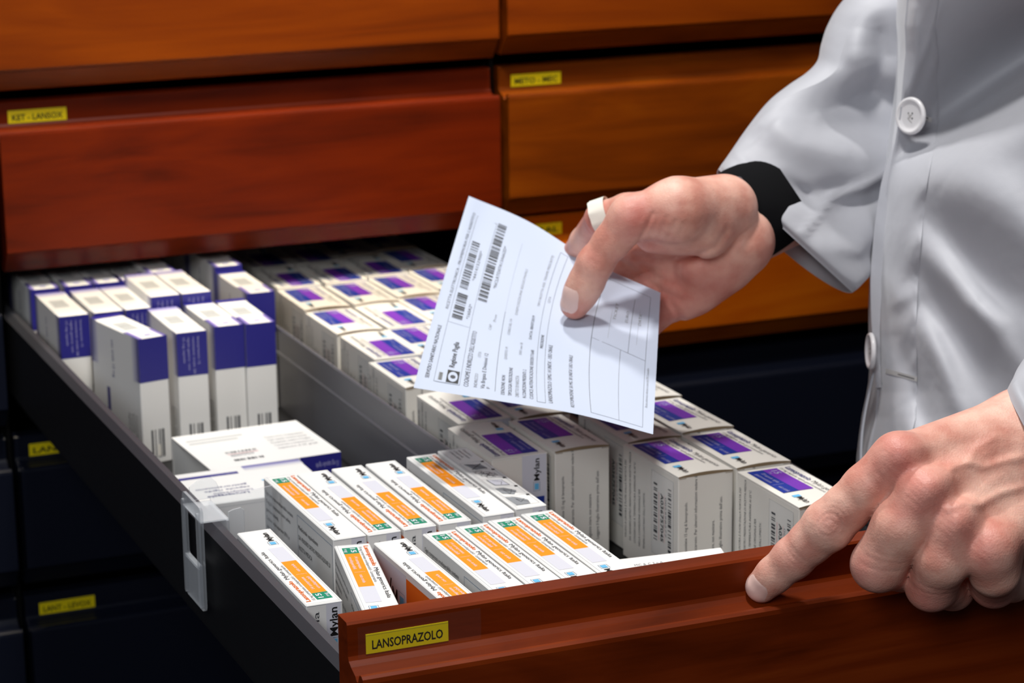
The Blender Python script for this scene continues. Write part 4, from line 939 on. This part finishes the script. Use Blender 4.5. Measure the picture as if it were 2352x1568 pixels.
nail(left_sdf, nc, nc + (P(1735, 1368, 1.29) - P(1765, 1328, 1.285)), ed - rt * 0.35, 0.0150, 0.0135)
ed = EYE - P(1325, 690, 1.52); ed /= np.linalg.norm(ed)
nc = P(1319, 688, 1.529)
nail(right_sdf, nc, nc + (P(1312, 712, 1.53) - P(1326, 668, 1.528)), ed - rt * 0.45, 0.0160, 0.0165)
# gauze strip on the index finger
mb = MB(); a, b = P(1402, 492, 1.560), P(1376, 501, 1.562); t = (b - a) / np.linalg.norm(b - a); n1 = np.cross(t, [0, 0, 1.]); n1 /= np.linalg.norm(n1); n2 = np.cross(t, n1)
mb.grid(lambda u, v: (a + P(0, 0, 0) * 0 + (b - a) * v * 1.35 + (n1 * math.cos(u * 2 * math.pi) + n2 * math.sin(u * 2 * math.pi)) * (0.0124 + 0.0006 * math.sin(9 * u * 6.28) * v)), 32, 6, 'gauze'); mb.build('bandage', PERSON)

# rings of cloth: two silhouette points in the picture, distance, half depth
def tube(name, rings, mat, folds=None, nu=72, nv=90, thick=0.0009, parent=None, skew=None):
    R = [(P(x0, y0, d0), P(x1, y1, d1), dep) for x0, y0, d0, x1, y1, d1, dep in rings]
    A = np.array([np.concatenate([r[0], r[1], [r[2]]]) for r in R])
    def f(u, v, off=0.0):
        q = spl(A, v); a, b, dep = q[:3], q[3:6], q[6]; c = (a + b) / 2; h = (a - b) / 2
        e = EYE - c; e = e - h * (e @ h) / (h @ h); e /= np.linalg.norm(e)
        th = u * 2 * math.pi; cc, ss = math.cos(th), math.sin(th)
        p = c + h * cc + e * ss * dep
        if skew is not None and ss < 0: p = p + skew * (-ss) * math.exp(-v * 9)
        nrm = h / np.linalg.norm(h) * cc + e * ss; nrm /= np.linalg.norm(nrm)
        k = folds(u, v, p) * min(1.0, max(0.0, ss) * 2.5) if folds else 0.0
        return p + nrm * (k + off)
    mb = MB(); mb.grid(lambda u, v: f(u, v), nu, nv, mat); mb.grid(lambda u, v: f(u, v, -thick), nu, nv, mat)
    mb.grid(lambda u, v: f(u, 0, -thick * v), nu, 1, mat); mb.grid(lambda u, v: f(u, 1, -thick * v), nu, 1, mat)
    return mb.build(name, parent)
def px(p):
    q = CAMR @ (np.array(p) - EYE); return C0[0] + F * q[0] / -q[2], C0[1] - F * q[1] / -q[2]
def ridge(x, y, pts, w, h):
    """soft fold along a polyline (picture coordinates of the cloth pattern)"""
    best = 1e9; tt = 0; n = len(pts) - 1
    for i, ((x0, y0), (x1, y1)) in enumerate(zip(pts, pts[1:])):
        dx, dy = x1 - x0, y1 - y0; t = min(1, max(0, ((x - x0) * dx + (y - y0) * dy) / (dx * dx + dy * dy)))
        e = math.hypot(x - x0 - t * dx, y - y0 - t * dy)
        if e < best: best = e; tt = (i + t) / n
    return h * math.exp(-(best / w) ** 2) * math.sin(math.pi * min(1, max(0, 0.08 + 0.84 * tt))) ** 0.5

DT = 1.612
# coat body: front surface grid over the coat front, closed behind around the torso
EDGE = [(-200, 2092), (0, 2086), (60, 2081), (120, 2083), (200, 2076), (260, 2070), (330, 2058), (420, 2041), (520, 2030), (640, 2020), (760, 2015), (860, 2017), (900, 2018), (960, 2014), (1040, 1995), (1120, 1985), (1250, 1985), (1500, 1990)]
def edge_x(y):
    for (a, xa), (b, xb) in zip(EDGE, EDGE[1:]):
        if y <= b: return xa + (xb - xa) * max(0, (y - a)) / (b - a)
    return EDGE[-1][1]
RG = [  # folds of the coat front: polyline, width px, height m (towards the lens)
 ([(2150, 330), (2250, 270), (2400, 250)], 34, -.007),
 ([(2180, 400), (2300, 470), (2450, 620)], 75, .016), ([(2130, 480), (2230, 600), (2400, 820)], 45, -.010), ([(2120, 560), (2230, 690), (2380, 880)], 34, .009),
 ([(2110, 640), (2180, 740), (2280, 900)], 40, -.011), ([(2115, 740), (2160, 830), (2210, 960)], 26, .008), ([(2060, 780), (2110, 900), (2140, 1010)], 26, -.006),
 ([(2035, 640), (2060, 690), (2110, 670)], 22, .004), ([(2100, 20), (2105, 120), (2092, 200)], 12, .003), ([(2160, 10), (2120, 130), (2090, 210)], 10, .003), ([(2250, 700), (2330, 740), (2450, 860)], 40, .010), ([(2060, 940), (2090, 980), (2120, 1040)], 30, .006)]
def chest(x, y, s):      # the chest hangs over a deep diagonal fold
    yc = 262 - (x - 2140) * 0.62; k = (y - yc)
    g = math.exp(-(k / (210. if k < 0 else 85.)) ** 2)
    return (0.085 * (1 - math.exp(-max(0, s) / 70.)) + 0.10 * max(0, s) / 300.) * g
def coat_front(u, v):
    y = -200 + 1700 * v; x0 = edge_x(y); x = x0 + (2760 - x0) * (u ** 1.25); s = (x - x0)
    d = DT - 0.020 * (1 - math.exp(-s / 35.)) - 0.15 * (1 - math.exp(-s / 330.)) + 0.10 * max(0, (s - 330) / 400.) ** 2 + 0.016 * math.sin((y - 200) / 420.)
    h = sum(ridge(x, y, *r) for r in RG)
    return P(x, y, d - h + chest(x, y, s))
def coat_back(u, v):
    y = -200 + 1700 * v; x0 = edge_x(y); x = x0 + (2760 - x0) * (u ** 1.25); s = (x - x0); T_ = s / (2760 - x0)
    a = coat_front(u, v); w = math.sin(math.pi * min(1, max(0, T_))) ** 0.6
    return a + np.array([0.10, 0.26, -0.02]) * w
mb = MB(); mb.grid(coat_front, 120, 190, 'cloth'); mb.grid(coat_back, 40, 40, 'cloth')
COAT = mb.build('lab_coat', PERSON); COAT['label'] = 'white lab coat'
# front placket strip lying on the coat edge
def plk(u, v):
    y = -200 + 1420 * v; x0 = edge_x(y); w = 92 if y > 300 else 92 - 20 * min(1, (300 - y) / 200)
    x = x0 - 3 + u * w; s = max(0, x - x0)
    d = DT - 0.020 * (1 - math.exp(-s / 35.)) - 0.15 * (1 - math.exp(-s / 330.)) + 0.016 * math.sin((y - 200) / 420.)
    h = sum(ridge(x, y, *r) for r in RG)
    pk = 0.0006 * math.sin(y / 9.0 + 4 * u) * math.exp(-((u - .93) / .06) ** 2) + 0.0008 * math.sin(y / 23. + 9 * u) * u
    d += chest(x, y, s)
    return P(x, y, d - h - 0.0022 * math.sin(math.pi * min(1, u * 1.0 + .02)) ** .35 - 0.0006 - pk)
mb = MB(); mb.grid(plk, 26, 240, 'cloth'); PLK = mb.build('placket', COAT)
# under flap seen along the leading edge
def under(u, v):
    y = 330 + 560 * v; x0 = edge_x(y); w = 22 * math.sin(math.pi * min(1, v * 1.15 + .02)) ** .5 if v < .86 else 6
    return P(x0 + 6 - u * (w + 6), y, DT + 0.006 + 0.004 * u)
mb = MB(); mb.grid(under, 4, 60, 'cloth'); mb.build('under_flap', COAT)
def hem(u, v):
    y = 850 + 260 * v; x0 = 2008 - 22 * math.sin(math.pi * min(1, v * .75)) - 4 * v * 3; return P(x0 - 3 + 6 * u, y, DT + 0.012 + 0.002 * math.sin(u * 3))
mb = MB(); mb.grid(hem, 3, 40, 'cloth'); mb.build('inner_hem', COAT)
def button(cx, cy, d, rx, ry, tilt, nrm_off, name='button'):
    c = P(cx, cy, d); e = EYE - c; e /= np.linalg.norm(e)
    a1 = P(cx + 10, cy, d) - c; a1 /= np.linalg.norm(a1); a2 = np.cross(e, a1)
    R = 0.0125; n = e * rx + a1 * nrm_off; n /= np.linalg.norm(n)      # disc turned about its upright
    ux = np.cross(a2, n); ux /= np.linalg.norm(ux); uy = np.cross(n, ux)
    ux, uy = ux * math.cos(tilt) + uy * math.sin(tilt), -ux * math.sin(tilt) + uy * math.cos(tilt)
    prof = [(0, .0022), (.0070, .0022), (.0090, .0024), (.0100, .0034), (.0113, .0036), (.0122, .0028), (.0125, .0016), (.0118, .0004), (0, 0)]
    mb = MB(); A = np.array(prof)
    mb.grid(lambda u, v: (lambda q: c + (ux * math.cos(u * 2 * math.pi) + uy * math.sin(u * 2 * math.pi)) * q[0] + n * q[1])(A[min(8, int(round(v * 8)))]), 40, 8, 'button')
    th = mb
    for sx, sy in ((-1, 1), (1, 1), (-1, -1), (1, -1)):
        o = c + ux * sx * .0016 + uy * sy * .0016 + n * .0023
        th.add([o + (ux * math.cos(k * .785) + uy * math.sin(k * .785)) * .0007 for k in range(8)], [tuple(range(8))], 'ink_soft')
    for (ax_, ay), (bx, by) in (((-1, 1), (1, -1)), ((1, 1), (-1, -1)), ((-1, -1), (1, -2.6))):
        p0 = c + ux * ax_ * .0016 + uy * ay * .0016 + n * .0026; p1 = c + ux * bx * .0016 + uy * by * .0016 + n * .0026; w = n * 0; sd = np.cross(p1 - p0, n); sd = sd / np.linalg.norm(sd) * .00035
        th.add([p0 + sd, p0 - sd, p1 - sd, p1 + sd], [(0, 1, 2, 3)], 'thread')
    return mb.build(name, COAT)
_v = lambda y: (y + 200) / 1420.0
def on_placket(x, y):
    u = (x - edge_x(y) + 3) / 92.0; return plk(min(1, max(0, u)), _v(y))
b1 = on_placket(2097, 266); dd = float(np.linalg.norm(b1 - EYE)) - 0.0150
button(2096, 266, dd, 0.62, 0.0, 0.0, -0.52)
button(2006, 806, DT + 0.002, 0.20, 0, 0.1, -0.98)
def patch(pts, mat, name, off=0.0006):
    mb = MB(); mb.add([on_placket(x, y) + (EYE - on_placket(x, y)) / 1.6 * off for x, y in pts], [tuple(range(len(pts)))], mat); return mb.build(name, COAT)
def stitchline(p0, p1, mat, name, w=2.0, off=0.0015, n=16):
    mb = MB(); v = []
    for i in range(n + 1):
        t = i / n; x, y = p0[0] + (p1[0] - p0[0]) * t, p0[1] + (p1[1] - p0[1]) * t; q = on_placket(x, y); e = (EYE - q); e /= np.linalg.norm(e)
        for sgn in (-1, 1): v.append(q + e * (off - 0.0004 * abs(sgn)) + np.array([0, 0, sgn * w / 3400.]))
    mb.add(v, [(2 * i, 2 * i + 2, 2 * i + 3, 2 * i + 1) for i in range(n)], mat); return mb.build(name, COAT)
stitchline((2034, 851), (2110, 872), 'thread', 'buttonhole', 5.5); stitchline((2062, 859), (2100, 870), 'ink_soft', 'buttonhole_slit', 1.0, 0.0022)
stitchline((2121, 266), (2142, 278), 'thread', 'buttonhole', 6.0, 0.0015, 4); stitchline((2118, 266), (2134, 272), 'ink_soft', 'buttonhole_slit', 1.2, 0.0022, 4)

# right sleeve
def sleeve_folds(u, v, p):
    x, y = px(p)
    if u > 0.5: return 0.0
    h = 0
    for r in (([(1880, 225), (1980, 250), (2080, 290)], 75, -.020), ([(1905, 200), (1990, 212), (2070, 235)], 36, -.010), ([(1960, 60), (1950, 110), (1970, 150)], 40, .010), ([(2010, 60), (2030, 130), (2020, 200)], 26, -.008), ([(1760, 275), (1850, 330), (1960, 350)], 55, .010),
              ([(2040, 392), (1980, 430), (1910, 455), (1845, 535)], 9, .0045), ([(2050, 430), (1990, 462), (1930, 485)], 22, -.007), ([(1760, 440), (1850, 450), (1960, 430)], 26, -.006), ([(1800, 410), (1845, 440), (1875, 480)], 14, -.0035),
              ([(1700, 330), (1760, 300), (1800, 250)], 16, -.003), ([(1900, 560), (1960, 560), (2010, 500)], 30, .006), ([(1870, 290), (1960, 300), (2050, 320)], 34, -.007), ([(1690, 350), (1780, 440), (1860, 520)], 10, .0012)):
        h += ridge(x, y, *r)
    return h
D0 = 1.620
rings = [(1650, 389, D0 - .01, 1958, 672, D0 - .015, .038), (1664, 368, D0 - .01, 1978, 655, D0 - .01, .040), (1716, 300, D0, 2022, 602, D0 + .04, .042), (1772, 244, D0 + .005, 2075, 520, D0 + .08, .044), (1830, 212, D0 + .01, 2120, 430, D0 + .12, .044), (1888, 186, D0 + .015, 2150, 345, D0 + .15, .044),
         (1922, 158, D0 + .02, 2170, 270, D0 + .17, .044), (1934, 118, D0 + .025, 2185, 200, D0 + .18, .044), (1952, 68, D0 + .03, 2205, 120, D0 + .19, .044), (1990, 14, D0 + .035, 2235, 40, D0 + .20, .046), (2052, -50, D0 + .05, 2290, -40, D0 + .20, .048), (2120, -120, D0 + .06, 2350, -110, D0 + .20, .048)]
o = tube('sleeve', rings, 'cloth', sleeve_folds, 120, 170, parent=COAT, skew=P(1760, 560, 1.64) - P(1800, 545, 1.64))
# left sleeve, at the right edge
rings = [(2314, 905, 1.30, 2440, 1150, 1.32, .036), (2328, 880, 1.30, 2470, 1110, 1.32, .038), (2352, 858, 1.31, 2520, 1060, 1.34, .042), (2405, 810, 1.33, 2600, 1000, 1.37, .046), (2500, 720, 1.38, 2720, 900, 1.42, .05), (2600, 600, 1.44, 2840, 780, 1.47, .055)]
tube('sleeve', rings, 'cloth', None, 60, 50, parent=COAT)
# black knit cuff at the right wrist
rings = [(1652, 397, 1.582, 1757, 594, 1.587, .034), (1668, 388, 1.584, 1780, 583, 1.589, .035), (1710, 370, 1.597, 1828, 548, 1.604, .036), (1760, 340, 1.622, 1870, 505, 1.627, .036)]
o = tube('sweater_cuff', rings, 'sweater', None, 48, 24, parent=PERSON); o['label'] = 'black knitted cuff under the coat sleeve'
# wrist strap pin
mb = MB(); c = P(1697, 415, 1.549); mb.grid(lambda u, v: c + np.array([math.cos(u * 6.2832) * math.sin(v * 3.1416), math.sin(u * 6.2832) * math.sin(v * 3.1416), math.cos(v * 3.1416)]) * 0.0028, 12, 8, 'metal'); mb.build('cuff_stud', PERSON)
